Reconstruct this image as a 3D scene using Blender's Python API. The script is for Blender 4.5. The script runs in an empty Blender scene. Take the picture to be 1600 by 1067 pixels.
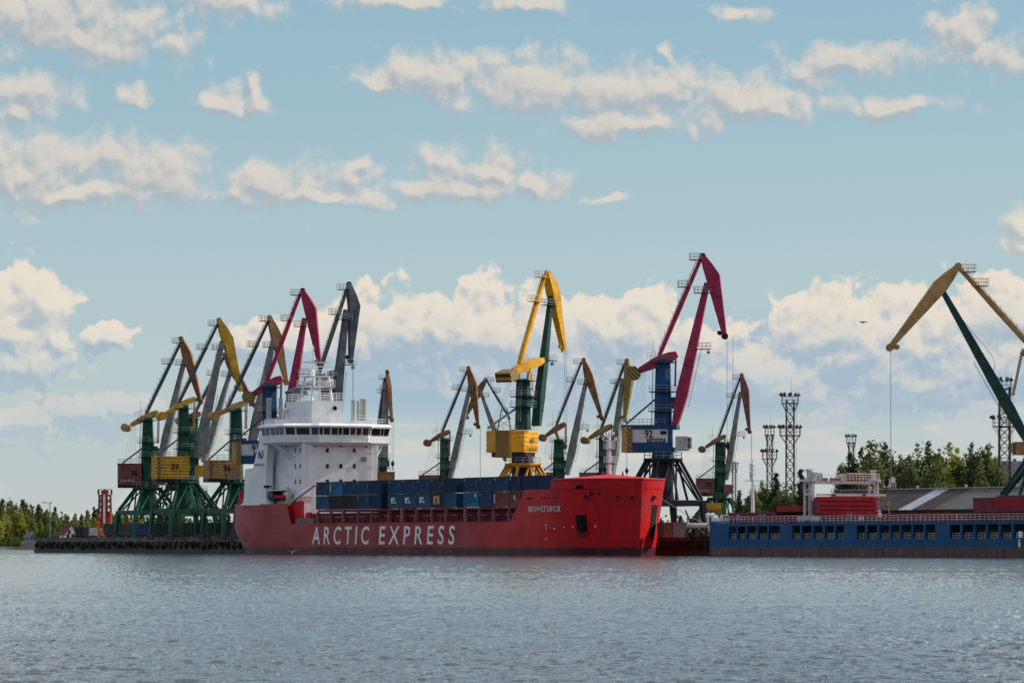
import bpy, bmesh, math, random
import numpy as np
from mathutils import Vector, Matrix, noise as mnoise
R = math.radians
random.seed(7)
S = bpy.context.scene
COL = S.collection
# ------------------------------------------------------------------ camera
F, CX, HY, H = 6375.0, 800.0, 850.0, 2.0        # focal length in photo pixels, centre column, horizon row, eye height
cam = bpy.data.cameras.new('camera'); cam_o = bpy.data.objects.new('camera', cam); COL.objects.link(cam_o)
cam.sensor_width = 36.0; cam.lens = 36.0*F/1600.0
cam.shift_y = (HY-533.5)/1600.0
cam.clip_start = 1.0; cam.clip_end = 40000.0
cam_o.location = (0, 0, H); cam_o.rotation_euler = (R(90), 0, 0)
S.camera = cam_o
# ------------------------------------------------------------------ sun, exposure
SUN_AZ, SUN_EL = R(65), R(33)                  # azimuth measured from +Y towards +X
sd = Vector((math.sin(SUN_AZ)*math.cos(SUN_EL), math.cos(SUN_AZ)*math.cos(SUN_EL), math.sin(SUN_EL)))
sl = bpy.data.lights.new('sun', 'SUN'); so = bpy.data.objects.new('sun', sl); COL.objects.link(so)
sl.energy = 5.0; sl.angle = R(0.5); sl.color = (1.0, 0.90, 0.76)
so.rotation_euler = (-sd).to_track_quat('-Z', 'Y').to_euler(); so.location = (300, 200, 300)
S.view_settings.view_transform = 'Standard'; S.view_settings.look = 'None'
S.view_settings.exposure = 0.30; S.view_settings.gamma = 1.0
S.render.engine = 'CYCLES'
S.cycles.max_bounces = 5; S.cycles.transparent_max_bounces = 6
# ------------------------------------------------------------------ world: sky and clouds
def NN(nt, typ, **kw):
    n = nt.nodes.new(typ)
    for k, v in kw.items():
        if k == 'inp':
            for i, x in v.items():
                n.inputs[i].default_value = x
        else: setattr(n, k, v)
    return n
def M(nt, op, a, b=None, c=None, clamp=False):
    n = nt.nodes.new('ShaderNodeMath'); n.operation = op; n.use_clamp = clamp
    for i, x in enumerate((a, b, c)):
        if x is None: continue
        if isinstance(x, (int, float)): n.inputs[i].default_value = x
        else: nt.links.new(x, n.inputs[i])
    return n.outputs[0]
def VM(nt, op, a, b=None, c=None, scale=None):
    n = nt.nodes.new('ShaderNodeVectorMath'); n.operation = op
    for i, x in enumerate((a, b, c)):
        if x is None: continue
        if isinstance(x, (tuple, list)): n.inputs[i].default_value = x
        else: nt.links.new(x, n.inputs[i])
    if scale is not None: n.inputs['Scale'].default_value = scale
    return n.outputs['Value'] if op in ('LENGTH', 'DOT_PRODUCT') else n.outputs[0]
NDIM = ['2D']                                    # the sky is mapped in two angles; solid materials use 3D
def MR(nt, v, a, b, c=0.0, d=1.0, smooth=True):
    n = nt.nodes.new('ShaderNodeMapRange'); n.interpolation_type = 'SMOOTHSTEP' if smooth else 'LINEAR'
    for i, x in zip((1, 2, 3, 4), (a, b, c, d)): n.inputs[i].default_value = x
    nt.links.new(v, n.inputs[0]); return n.outputs[0]
def MIX(nt, fac, a, b, mode='MIX'):
    n = nt.nodes.new('ShaderNodeMix'); n.data_type = 'RGBA'; n.blend_type = mode
    for s, x in ((0, fac), (6, a), (7, b)):
        if isinstance(x, (int, float)): n.inputs[s].default_value = x
        elif isinstance(x, (tuple, list)): n.inputs[s].default_value = tuple(x)+((1,) if len(x) == 3 else ())
        else: nt.links.new(x, n.inputs[s])
    return n.outputs[2]
def NOISE(nt, vec, scale, detail=2, rough=0.5, dist=0.0, out=0):
    n = NN(nt, 'ShaderNodeTexNoise'); n.noise_dimensions = NDIM[0]; n.inputs['Scale'].default_value = scale
    n.inputs['Detail'].default_value = detail; n.inputs['Roughness'].default_value = rough
    n.inputs['Distortion'].default_value = dist
    if vec is not None: nt.links.new(vec, n.inputs['Vector'])
    return n.outputs[out]
# each entry: centre column, centre row, half width, half height (in hundredths of the focal unit, sky angles)
CLOUDS = [
 (40,15,230,62),(225,45,82,46),(140,62,150,36),(350,2,100,26),(265,70,40,24),
 (50,148,72,36),(20,170,50,20),(215,148,26,15),(342,156,42,22),(404,150,23,27),
 (110,250,165,40),(40,272,120,44),(250,275,90,42),(150,300,190,20),(-10,225,28,40),
 (430,288,72,34),(535,278,48,30),(500,305,140,16),(552,256,22,14),
 (705,262,55,32),(775,268,52,34),(660,298,60,20),(832,292,42,24),(740,300,70,18),(950,308,40,6),
 (690,118,110,32),(600,128,40,12),(850,130,150,46),(1000,140,190,44),(980,192,120,22),(1150,160,150,30),(1038,80,18,16),
 (1320,95,112,28),(1270,112,55,26),(1515,50,50,46),(1540,82,48,34),(1395,168,110,15),(1160,22,46,13),
 (600,0,110,18),(835,6,66,15),(1598,356,30,26),
 (58,482,50,52),(15,520,80,46),(30,570,80,30),(172,528,36,18),(150,652,95,24),(35,662,70,30),(205,640,40,14),
 (470,540,100,34),(560,528,80,38),(630,515,105,50),(720,525,140,60),(850,530,125,58),(965,520,95,54),(1060,548,105,46),(1185,585,95,40),(1290,515,72,56),(1345,548,130,74),(1450,545,125,66),(1560,500,105,54),(1610,558,120,54),(1230,600,140,34),(1430,600,140,32),
 (-10,480,40,40),
]
def cloud_group():
    g = bpy.data.node_groups.new('cloud_density', 'ShaderNodeTree')
    g.interface.new_socket('P', in_out='INPUT', socket_type='NodeSocketVector')
    g.interface.new_socket('D', in_out='OUTPUT', socket_type='NodeSocketFloat')
    gi = g.nodes.new('NodeGroupInput'); go = g.nodes.new('NodeGroupOutput')
    p = gi.outputs[0]
    w = NOISE(g, p, 1.3, 2, 0.5, out=1)
    w = VM(g, 'MULTIPLY', VM(g, 'SUBTRACT', w, (0.5, 0.5, 0.5)), (0.75, 0.5, 0))
    q = VM(g, 'ADD', p, w)
    acc = None
    for cx, cy, rx, ry in CLOUDS:
        cx, cy, rx, ry = cx/100, (HY-cy)/100, rx/100*1.18, ry/100*1.25
        s = (1/rx, 1/ry, 0)
        v = VM(g, 'MULTIPLY_ADD', q, s, (-cx/rx, -cy/ry, 0))
        l = M(g, 'SUBTRACT', 1.0, VM(g, 'LENGTH', v))
        acc = l if acc is None else M(g, 'SMOOTH_MAX', acc, l, 0.15)
    # clouds elsewhere round the sky, above and beside the photograph's field
    sp = NN(g, 'ShaderNodeSeparateXYZ'); g.links.new(p, sp.inputs[0])
    n2 = NOISE(g, VM(g, 'MULTIPLY', p, (0.12, 0.22, 1)), 1.0, 3)
    gen = M(g, 'MULTIPLY', M(g, 'SUBTRACT', n2, 0.5), 5.0)
    out = M(g, 'MAXIMUM', MR(g, sp.outputs[1], 8.4, 9.6), M(g, 'MAXIMUM', MR(g, sp.outputs[0], 17, 19), MR(g, sp.outputs[0], -1, -3)))
    acc = M(g, 'MAXIMUM', acc, M(g, 'ADD', M(g, 'MULTIPLY', out, M(g, 'ADD', gen, 1.0)), -1.0))
    f1 = NOISE(g, p, 1.4, 6, 0.54, 0.2)
    def puffs(sc):
        n = NN(g, 'ShaderNodeTexVoronoi'); n.voronoi_dimensions = '2D'; n.feature = 'SMOOTH_F1'; n.inputs['Scale'].default_value = sc; n.inputs['Smoothness'].default_value = 0.35
        g.links.new(VM(g, 'ADD', q, VM(g, 'MULTIPLY', VM(g, 'SUBTRACT', NOISE(g, p, sc*1.7, 3, .6, out=1), (.5, .5, .5)), (.55/sc, .55/sc, 0))), n.inputs['Vector'])
        return M(g, 'SUBTRACT', 0.45, n.outputs['Distance'])
    b = M(g, 'ADD', M(g, 'MULTIPLY', puffs(2.0), 0.70), M(g, 'MULTIPLY', puffs(5.2), 0.30))
    d = M(g, 'ADD', M(g, 'MULTIPLY', acc, 1.25), M(g, 'MULTIPLY', M(g, 'SUBTRACT', f1, 0.5), 1.75))
    d = M(g, 'ADD', d, b)
    g.links.new(d, go.inputs[0])
    return g
world = bpy.data.worlds.new('World'); S.world = world; world.use_nodes = True
nt = world.node_tree; nt.nodes.clear()
wout = nt.nodes.new('ShaderNodeOutputWorld'); bg = nt.nodes.new('ShaderNodeBackground')
nt.links.new(bg.outputs[0], wout.inputs[0])
SKY_STRENGTH = 0.10
bg.inputs[1].default_value = SKY_STRENGTH
sky = nt.nodes.new('ShaderNodeTexSky'); sky.sky_type = 'NISHITA'; sky.sun_disc = False
sky.sun_elevation = SUN_EL; sky.sun_rotation = SUN_AZ
sky.air_density = 1.0; sky.dust_density = 1.2; sky.ozone_density = 1.2; sky.altitude = 0
tc = nt.nodes.new('ShaderNodeTexCoord'); dirv = tc.outputs['Generated']
sep = nt.nodes.new('ShaderNodeSeparateXYZ'); nt.links.new(dirv, sep.inputs[0])
yy = M(nt, 'MAXIMUM', M(nt, 'ABSOLUTE', sep.outputs[1]), 0.08)
U = M(nt, 'ADD', M(nt, 'MULTIPLY', M(nt, 'DIVIDE', sep.outputs[0], yy), F/100), CX/100)
V = M(nt, 'MULTIPLY', M(nt, 'DIVIDE', sep.outputs[2], yy), F/100)
cmb = nt.nodes.new('ShaderNodeCombineXYZ'); nt.links.new(U, cmb.inputs[0]); nt.links.new(V, cmb.inputs[1])
pp = cmb.outputs[0]
cg = cloud_group()
def dens(vec):
    n = nt.nodes.new('ShaderNodeGroup'); n.node_tree = cg; nt.links.new(vec, n.inputs[0]); return n.outputs[0]
D0 = dens(pp); D1 = dens(VM(nt, 'ADD', pp, (0.06, 0.15, 0)))
wisp = NOISE(nt, pp, 5.0, 6, 0.65)
low = MR(nt, V, 5.4, 4.4)
softm = MR(nt, M(nt, 'ADD', D0, M(nt, 'MULTIPLY', M(nt, 'SUBTRACT', wisp, .5), .75)), -0.22, 0.98)
crisp = MR(nt, M(nt, 'ADD', D0, M(nt, 'MULTIPLY', M(nt, 'SUBTRACT', wisp, .5), .15)), -0.22, 0.10)
mask = M(nt, 'ADD', M(nt, 'MULTIPLY', softm, M(nt, 'SUBTRACT', 1.0, low)), M(nt, 'MULTIPLY', crisp, low))
mask = M(nt, 'MULTIPLY', mask, MR(nt, V, 0.6, 3.6, 0.25, 0.97))
lit = MR(nt, M(nt, 'SUBTRACT', D0, D1), -0.58, 0.52)
lit = M(nt, 'ADD', lit, M(nt, 'MULTIPLY', low, MR(nt, V, 2.3, 3.9, -.35, .22)), clamp=True)
core = MR(nt, D0, 0.3, 1.5)
# the tops of far clouds stand in warm light, their bases in blue shade
K = 1.0/SKY_STRENGTH
def kc(r, g, b): return (r*K, g*K, b*K)
LIT_C, SHD_C = kc(0.655, 0.595, 0.51), kc(0.335, 0.375, 0.41)
lowb = MR(nt, V, 4.6, 2.6)                                   # lower banks sink into blue air
LIT_C = MIX(nt, MR(nt, V, 4.6, 5.6), LIT_C, kc(0.585, 0.545, 0.485))
SH2 = MIX(nt, lowb, SHD_C, kc(0.31, 0.40, 0.485))
ccol = MIX(nt, lit, SH2, LIT_C)
big = NOISE(nt, VM(nt, 'MULTIPLY', pp, (.5, .9, 1)), 1.0, 3, .5)
ccol = MIX(nt, M(nt, 'MULTIPLY', core, MR(nt, big, .35, .65, .1, .45)), ccol, MIX(nt, lowb, kc(0.46, 0.455, 0.445), kc(0.42, 0.47, 0.51)))
outf = MR(nt, V, 9.0, 14.0)
ccol = MIX(nt, outf, ccol, VM(nt, 'SCALE', ccol, scale=2.4))  # unseen clouds above the view, brightened to lift shaded sides and water
# soft stratus bands near the horizon
bandv = NOISE(nt, VM(nt, 'MULTIPLY', pp, (0.30, 1.25, 1)), 1.0, 5, 0.58, 0.1)
band = M(nt, 'MULTIPLY', MR(nt, bandv, 0.44, 0.62), MR(nt, V, 3.3, 1.6, 0, .95))
bandl = MR(nt, NOISE(nt, VM(nt, 'MULTIPLY', VM(nt, 'ADD', pp, (.05, .12, 0)), (0.30, 1.25, 1)), 1.0, 5, 0.58, 0.1), 0.40, 0.62, 1.0, 0.0)
g1 = MIX(nt, MR(nt, V, 4.2, 9.0, smooth=False), kc(0.33, 0.45, 0.495), kc(0.205, 0.362, 0.46))
g2 = MIX(nt, MR(nt, V, 0.0, 4.2, smooth=False), kc(0.45, 0.50, 0.505), g1)
skyc = MIX(nt, MR(nt, V, 22.0, 9.0, 0.0, 0.85), sky.outputs[0], g2)
bluebank = M(nt, 'MULTIPLY', MR(nt, V, 1.7, 2.3), M(nt, 'MULTIPLY', MR(nt, V, 3.9, 3.0), MR(nt, U, 2.6, 5.2)))
skyc = MIX(nt, M(nt, 'MULTIPLY', bluebank, 0.8), skyc, kc(0.285, 0.395, 0.495))
skyc = MIX(nt, M(nt, 'MULTIPLY', band, 0.8), skyc, MIX(nt, bandl, kc(0.47, 0.495, 0.50), kc(0.60, 0.55, 0.475)))
nt.links.new(MIX(nt, mask, skyc, ccol), bg.inputs[0])
try: world.cycles.sampling_method = 'MANUAL'; world.cycles.sample_map_resolution = 512
except Exception: pass
# ------------------------------------------------------------------ materials
MATS = {}; NDIM[0] = '3D'
def base_mat(name):
    m = bpy.data.materials.new(name); m.use_nodes = True
    nt = m.node_tree; b = nt.nodes['Principled BSDF']
    return m, nt, b
def paint(name, rgb, rough=0.5, var=0.22, rust=0.0, scale=1.0, metal=0.0, streak=0.35, spec=0.12):
    """weathered paint: blotches, streaks running down, optional rust"""
    if name in MATS: return MATS[name]
    m, nt, b = base_mat(name)
    tc = nt.nodes.new('ShaderNodeTexCoord'); o = tc.outputs['Object']
    n1 = NOISE(nt, o, 0.55*scale, 6, 0.6)
    st = NOISE(nt, VM(nt, 'MULTIPLY', o, (2.2*scale, 2.2*scale, 0.16*scale)), 1.0, 5, 0.6)
    dark = tuple(c*(1-var*1.5) for c in rgb); light = tuple(min(1, c*(1+var)+0.01*var) for c in rgb)
    c = MIX(nt, MR(nt, n1, 0.32, 0.68), dark, light)
    c = MIX(nt, M(nt, 'MULTIPLY', MR(nt, st, 0.5, 0.72), streak), c, tuple(x*0.55+0.012 for x in rgb))
    if rust > 0:
        rn = NOISE(nt, o, 0.9*scale, 8, 0.7)
        c = MIX(nt, M(nt, 'MULTIPLY', MR(nt, rn, 0.60-0.12*rust, 0.72), min(1, rust)), c, (0.085, 0.042, 0.026))
    nt.links.new(c, b.inputs['Base Color'])
    nt.links.new(MR(nt, n1, 0.3, 0.7, rough-0.08, rough+0.14), b.inputs['Roughness'])
    b.inputs['Metallic'].default_value = metal; b.inputs['Specular IOR Level'].default_value = spec
    MATS[name] = m; return m
def hazard(name, base, ex, ey, period=0.85, dark=(0.015, 0.014, 0.013)):
    if name in MATS: return MATS[name]
    m, nt, b = base_mat(name)
    tc = nt.nodes.new('ShaderNodeTexCoord'); o = tc.outputs['Object']
    t = VM(nt, 'DOT_PRODUCT', o, (ex, ey, 1.0))
    f = M(nt, 'FRACT', M(nt, 'DIVIDE', t, period))
    n1 = NOISE(nt, o, 0.8, 5, 0.6)
    c = MIX(nt, M(nt, 'GREATER_THAN', f, 0.5), dark, MIX(nt, n1, tuple(x*0.6 for x in base), base))
    nt.links.new(c, b.inputs['Base Color']); b.inputs['Roughness'].default_value = 0.6
    MATS[name] = m; return m
def flat(name, rgb, rough=0.5, metal=0.0, spec=0.5):
    if name in MATS: return MATS[name]
    m, nt, b = base_mat(name)
    tc = nt.nodes.new('ShaderNodeTexCoord')
    n = NOISE(nt, tc.outputs['Object'], 1.7, 4, 0.6)
    nt.links.new(MIX(nt, n, tuple(x*0.8 for x in rgb), tuple(min(1, x*1.2) for x in rgb)), b.inputs['Base Color'])
    b.inputs['Roughness'].default_value = rough; b.inputs['Metallic'].default_value = metal
    b.inputs['Specular IOR Level'].default_value = spec
    MATS[name] = m; return m
glass = flat('window_glass', (0.012, 0.016, 0.018), 0.08, 0, 0.6)
steel = flat('bare_steel', (0.16, 0.17, 0.18), 0.5, 0.4)
rope_m = flat('wire_rope', (0.10, 0.10, 0.11), 0.7)
rail_m = flat('rail_grey', (0.30, 0.31, 0.32), 0.6)
rubber = flat('rubber', (0.012, 0.012, 0.013), 0.8)
white_m = paint('white_paint', (0.64, 0.66, 0.68), 0.45, 0.06, 0.06, 0.5, streak=0.22)
letter_w = paint('white_lettering', (0.66, 0.67, 0.66), 0.6, 0.10, 0.25, 1.5)
black_m = paint('black_lettering', (0.014, 0.014, 0.016), 0.6)
# ------------------------------------------------------------------ mesh helpers
def P(px, py, d): return Vector(((px-CX)/F*d, d, H+(HY-py)/F*d))
class MB:
    def __init__(s, xf=None): s.v = []; s.f = []; s.m = []; s.xf = xf
    def add(s, verts, faces, mat=0):
        n = len(s.v)
        s.v += [tuple(s.xf(*p)) if s.xf else tuple(p) for p in verts]
        s.f += [tuple(i+n for i in f) for f in faces]; s.m += [mat]*len(faces)
    def box(s, x0, x1, y0, y1, z0, z1, mat=0):
        s.add([(x0,y0,z0),(x1,y0,z0),(x1,y1,z0),(x0,y1,z0),(x0,y0,z1),(x1,y0,z1),(x1,y1,z1),(x0,y1,z1)],
              [(0,3,2,1),(4,5,6,7),(0,1,5,4),(1,2,6,5),(2,3,7,6),(3,0,4,7)], mat)
    def tube(s, p, q, r, n=5, r2=None, mat=0):
        p, q = Vector(p), Vector(q); r2 = r if r2 is None else r2
        d = (q-p)
        if d.length < 1e-6: return
        d.normalize(); a = d.orthogonal().normalized(); b = d.cross(a)
        vs = []
        for c, rr in ((p, r), (q, r2)):
            for k in range(n):
                t = 2*math.pi*k/n+math.pi/n
                vs.append(c+a*(math.cos(t)*rr)+b*(math.sin(t)*rr))
        fs = [(k, (k+1) % n, n+(k+1) % n, n+k) for k in range(n)]+[tuple(range(n-1, -1, -1)), tuple(range(n, 2*n))]
        s.add(vs, fs, mat)
    def bar(s, p, q, w, h, up=(0, 0, 1), w2=None, h2=None, mat=0):
        """box beam; w across, h along up"""
        p, q, up = Vector(p), Vector(q), Vector(up); d = (q-p).normalized()
        a = d.cross(up)
        if a.length < 1e-4: a = d.orthogonal()
        a.normalize(); b = a.cross(d).normalized()
        w2 = w if w2 is None else w2; h2 = h if h2 is None else h2
        vs = []
        for c, ww, hh in ((p, w, h), (q, w2, h2)):
            for i, j in ((-1,-1),(1,-1),(1,1),(-1,1)): vs.append(c+a*(i*ww/2)+b*(j*hh/2))
        s.add(vs, [(0,3,2,1),(4,5,6,7),(0,1,5,4),(1,2,6,5),(2,3,7,6),(3,0,4,7)], mat)
    def spine(s, pts, wid, lat, v=0.0, mat=0):
        """box girder along points (u,z) in a vertical plane; verts are (u,v,z)"""
        n = len(pts); vs = []
        for i in range(n):
            a = Vector(pts[max(i-1, 0)]); b = Vector(pts[min(i+1, n-1)])
            t = (b-a).normalized(); nn = Vector((-t.y, t.x)); p = Vector(pts[i])
            for sg, sv in ((-1,-1),(1,-1),(1,1),(-1,1)):
                c = p+nn*(sg*wid[i]/2); vs.append((c.x, v+sv*lat[i]/2, c.y))
        fs = [(0,1,2,3), tuple(4*(n-1)+k for k in (3,2,1,0))]
        for i in range(n-1):
            for k in range(4):
                fs.append((4*i+k, 4*(i+1)+k, 4*(i+1)+(k+1) % 4, 4*i+(k+1) % 4))
        s.add(vs, fs, mat)
    def prism(s, poly, z0, z1, mat=0, top=None):
        n = len(poly); top = top or poly
        s.add([(x, y, z0) for x, y in poly]+[(x, y, z1) for x, y in top],
              [(k, (k+1) % n, n+(k+1) % n, n+k) for k in range(n)]+[tuple(range(n-1, -1, -1)), tuple(range(n, 2*n))], mat)
    def ring(s, c, r, z0, z1, n=12, r2=None, mat=0, ph=0.0):
        r2 = r if r2 is None else r2
        p = [(c[0]+r*math.cos(2*math.pi*k/n+ph), c[1]+r*math.sin(2*math.pi*k/n+ph)) for k in range(n)]
        q = [(c[0]+r2*math.cos(2*math.pi*k/n+ph), c[1]+r2*math.sin(2*math.pi*k/n+ph)) for k in range(n)]
        s.prism(p, z0, z1, mat, q)
    def rails(s, pts, h=1.1, r=0.035, nr=2, step=1.6, mat=0):
        for a, b in zip(pts[:-1], pts[1:]):
            a, b = Vector(a), Vector(b); L = (b-a).length; k = max(1, int(round(L/step)))
            for i in range(k+1):
                p = a.lerp(b, i/k); s.tube(p, p+Vector((0, 0, h)), r, 4, mat=mat)
            for j in range(nr):
                z = Vector((0, 0, h*(j+1)/nr)); s.tube(a+z, b+z, r*0.9, 4, mat=mat)
    def build(s, name, mats, parent=None, smooth=False, loc=None):
        me = bpy.data.meshes.new(name); me.from_pydata(s.v, [], s.f)
        mats = mats if isinstance(mats, (list, tuple)) else [mats]
        for m in mats: me.materials.append(m)
        if len(mats) > 1: me.polygons.foreach_set('material_index', s.m)
        if smooth: me.polygons.foreach_set('use_smooth', [True]*len(s.f))
        bm = bmesh.new(); bm.from_mesh(me); bmesh.ops.recalc_face_normals(bm, faces=bm.faces); bm.to_mesh(me); bm.free()
        o = bpy.data.objects.new(name, me); COL.objects.link(o)
        if parent is not None: o.parent = parent
        if loc is not None: o.location = loc
        return o
def tag(o, label=None, cat=None, group=None, kind=None):
    if label: o['label'] = label
    if cat: o['category'] = cat
    if group: o['group'] = group
    if kind: o['kind'] = kind
    return o
def empty(name, loc, rz=0.0):
    o = bpy.data.objects.new(name, None); COL.objects.link(o); o.location = loc; o.rotation_euler = (0, 0, rz); o.empty_display_size = 1
    return o
def copy_tree(o, parent=None):
    c = o.copy(); COL.objects.link(c)
    if parent is not None: c.parent = parent
    for ch in list(o.children): copy_tree(ch, c)
    return c
def text_shape(txt, space=1.0, shear=0.0, bold=0.0):
    """flat outline of the words, scaled so it fills 0..1 by 0..1"""
    cu = bpy.data.curves.new('words', 'FONT'); cu.body = txt; cu.space_character = space; cu.shear = shear; cu.offset = bold
    cu.resolution_u = 3
    o = bpy.data.objects.new('words', cu); COL.objects.link(o)
    dg = bpy.context.evaluated_depsgraph_get(); me = bpy.data.meshes.new_from_object(o.evaluated_get(dg))
    vs = [v.co.copy() for v in me.vertices]; fs = [tuple(p.vertices) for p in me.polygons]
    bpy.data.objects.remove(o); bpy.data.meshes.remove(me); bpy.data.curves.remove(cu)
    xs = [v.x for v in vs]; ys = [v.y for v in vs]; x0, x1, y0, y1 = min(xs), max(xs), min(ys), max(ys)
    return [((v.x-x0)/(x1-x0), (v.y-y0)/(y1-y0)) for v in vs], fs
def lettering(name, txt, fn, mat, parent, space=1.0, shear=0.0, bold=0.0):
    """fn(a, b) turns 0..1 text coordinates into a point on the painted surface"""
    vs, fs = text_shape(txt, space, shear, bold)
    mb = MB(); mb.add([fn(a, b) for a, b in vs], fs); return mb.build(name, mat, parent)
# ------------------------------------------------------------------ water
def build_water():
    rows = np.concatenate([np.linspace(300, 19.5, 960), np.linspace(19.2, 5.2, 60), np.linspace(5.0, 1.2, 14)])   # rows of the sheet, dense near the eye
    dist = F*H/rows
    cols = np.concatenate([np.linspace(-2600, -224, 60), np.linspace(-220, 1820, 1300), np.linspace(1824, 4200, 60)])
    X = (cols[None, :]-CX)/F*dist[:, None]; Y = np.repeat(dist[:, None], len(cols), 1)
    rng = np.random.default_rng(3)
    Z = np.zeros_like(X); nx = 110
    sp = np.gradient(dist)[:, None]*-1
    for i in range(nx):
        lam = 0.13*(11.0)**(rng.random()**1.25); th = rng.normal(math.pi*0.5+0.06, 0.27)
        k = 2*math.pi/lam; a = 0.0034*(lam/.15)**0.10*rng.uniform(.5, 1.2)
        ph = k*(X*math.cos(th)+Y*math.sin(th))+rng.random()*6.28
        s = np.sin(ph); Z += a*(s+0.25*np.cos(2*ph))
    for lam, a, th in ((9, .012, 1.35), (22, .02, 1.5), (47, .03, 1.7)):
        Z += a*np.sin(2*math.pi/lam*(X*math.cos(th)+Y*math.sin(th))+lam)
    # calmer and livelier patches
    patch = 0.85+0.22*np.sin(X*0.021+1.3*np.sin(Y*0.013))*np.sin(Y*0.017+0.8*np.sin(X*0.03))
    Z *= (patch-0.45*np.exp(-((Y-132-4*np.sin(X*.05))/3.5)**2)-0.4*np.exp(-((Y-300)/14)**2)-0.3*np.exp(-((Y-62-X*.1)/1.2)**2))*np.clip(0.42+dist[:, None]/230, 0.5, 1.15)*np.clip(2.2-dist[:, None]/600, 0.3, 1)
    nr, nc = X.shape
    co = np.stack([X, Y, Z], -1).reshape(-1, 3)
    idx = np.arange(nr*nc).reshape(nr, nc)
    q = np.stack([idx[:-1, :-1], idx[:-1, 1:], idx[1:, 1:], idx[1:, :-1]], -1).reshape(-1, 4)
    # wide calm sheet below, so water reaches every horizon
    ex = np.array([(-15000, -3000, -.35), (15000, -3000, -.35), (15000, 14000, -.35), (-15000, 14000, -.35)], float)
    n0 = len(co); co = np.vstack([co, ex]); q = np.vstack([q, [[n0, n0+1, n0+2, n0+3]]])
    me = bpy.data.meshes.new('water'); me.vertices.add(len(co)); me.loops.add(q.size); me.polygons.add(len(q))
    me.vertices.foreach_set('co', co.astype(np.float32).ravel())
    me.loops.foreach_set('vertex_index', q.astype(np.int32).ravel())
    me.polygons.foreach_set('loop_start', np.arange(0, q.size, 4, dtype=np.int32))
    me.polygons.foreach_set('use_smooth', np.ones(len(q), bool)); me.update()
    m, nt, b = base_mat('river_water')
    tc = nt.nodes.new('ShaderNodeTexCoord'); o = tc.outputs['Object']
    b.inputs['Base Color'].default_value = (0.048, 0.064, 0.074, 1); b.inputs['IOR'].default_value = 1.333
    b.inputs['Roughness'].default_value = 0.06
    n1 = NOISE(nt, VM(nt, 'MULTIPLY', o, (1.5, 2.4, 1)), 1.0, 7, 0.7)
    n2 = NOISE(nt, VM(nt, 'MULTIPLY', o, (6.0, 11.0, 1)), 1.0, 3, 0.6)
    bp = nt.nodes.new('ShaderNodeBump'); bp.inputs['Strength'].default_value = 0.4; bp.inputs['Distance'].default_value = 0.10
    nt.links.new(M(nt, 'ADD', n1, M(nt, 'MULTIPLY', n2, 0.3)), bp.inputs['Height']); nt.links.new(bp.outputs[0], b.inputs['Normal'])
    me.materials.append(m)
    w = bpy.data.objects.new('water', me); COL.objects.link(w); tag(w, 'grey blue river water with fine wind ripples', kind='structure')
build_water()
# ------------------------------------------------------------------ ground and quay
AX, AY = 0.48, -0.8773                        # direction from ship's stern to bow, also along the quay
NXX, NYY = 0.8773, 0.48                       # away from the river, into the port
def quay(k, off=0.0, z=0.0): return Vector((45-AX*k+NXX*off, 686-AY*k+NYY*off, z))
GZ = 3.2
def build_ground():
    edge = [quay(-500, .8), quay(331, .8), quay(333, 30), Vector((-178, 1500, 0)), Vector((-232, 1900, 0)), Vector((-262, 2090, 0)), Vector((-330, 2130, 0)), Vector((-700, 2190, 0)), Vector((-4000, 2400, 0))]
    back = [Vector((-4000, 9500, 0)), Vector((6000, 9500, 0)), Vector((6000, 250, 0))]
    n = len(edge); mb = MB()
    top = [(p.x, p.y, GZ-0.2) for p in edge]; low = []
    for i, p in enumerate(edge):
        d = Vector((-7, -9, 0)) if i > 3 else Vector((-5, 0, 0)) if i > 2 else Vector((0, 0, 0))
        low.append((p.x+d.x, p.y+d.y, -1.5))
    mb.add(top+[(p.x, p.y, GZ-0.2) for p in back], [tuple(range(n+3))])
    mb.add(top+low, [(i, i+1, n+i+1, n+i) for i in range(n-1)])
    m, nt, b = base_mat('port_ground')
    tc = nt.nodes.new('ShaderNodeTexCoord'); o = tc.outputs['Object']
    c = MIX(nt, MR(nt, NOISE(nt, o, 0.02, 6, 0.6), 0.4, 0.6), (0.10, 0.085, 0.065), (0.05, 0.065, 0.025))
    c = MIX(nt, MR(nt, NOISE(nt, o, 0.5, 6, 0.7), 0.5, 0.75), c, (0.17, 0.13, 0.095))
    nt.links.new(c, b.inputs['Base Color']); b.inputs['Roughness'].default_value = 0.95
    g = mb.build('ground', m); tag(g, 'flat port ground and river bank', kind='structure')
build_ground()
concrete = paint('quay_concrete', (0.11, 0.10, 0.09), 0.85, 0.3, 0.25, 0.8, streak=0.75)
wet = paint('wet_concrete', (0.05, 0.045, 0.042), 0.55, 0.3, 0.3, 0.8, streak=0.6)
rustwall = paint('rusty_wall', (0.058, 0.032, 0.028), 0.75, 0.35, 0.5, 0.8, streak=0.6)
def quay_box(mb, k0, k1, o0, o1, z0, z1, mat=0):
    ps = [quay(k0, o0), quay(k1, o0), quay(k1, o1), quay(k0, o1)]
    mb.prism([(p.x, p.y) for p in ps], z0, z1, mat)
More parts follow.
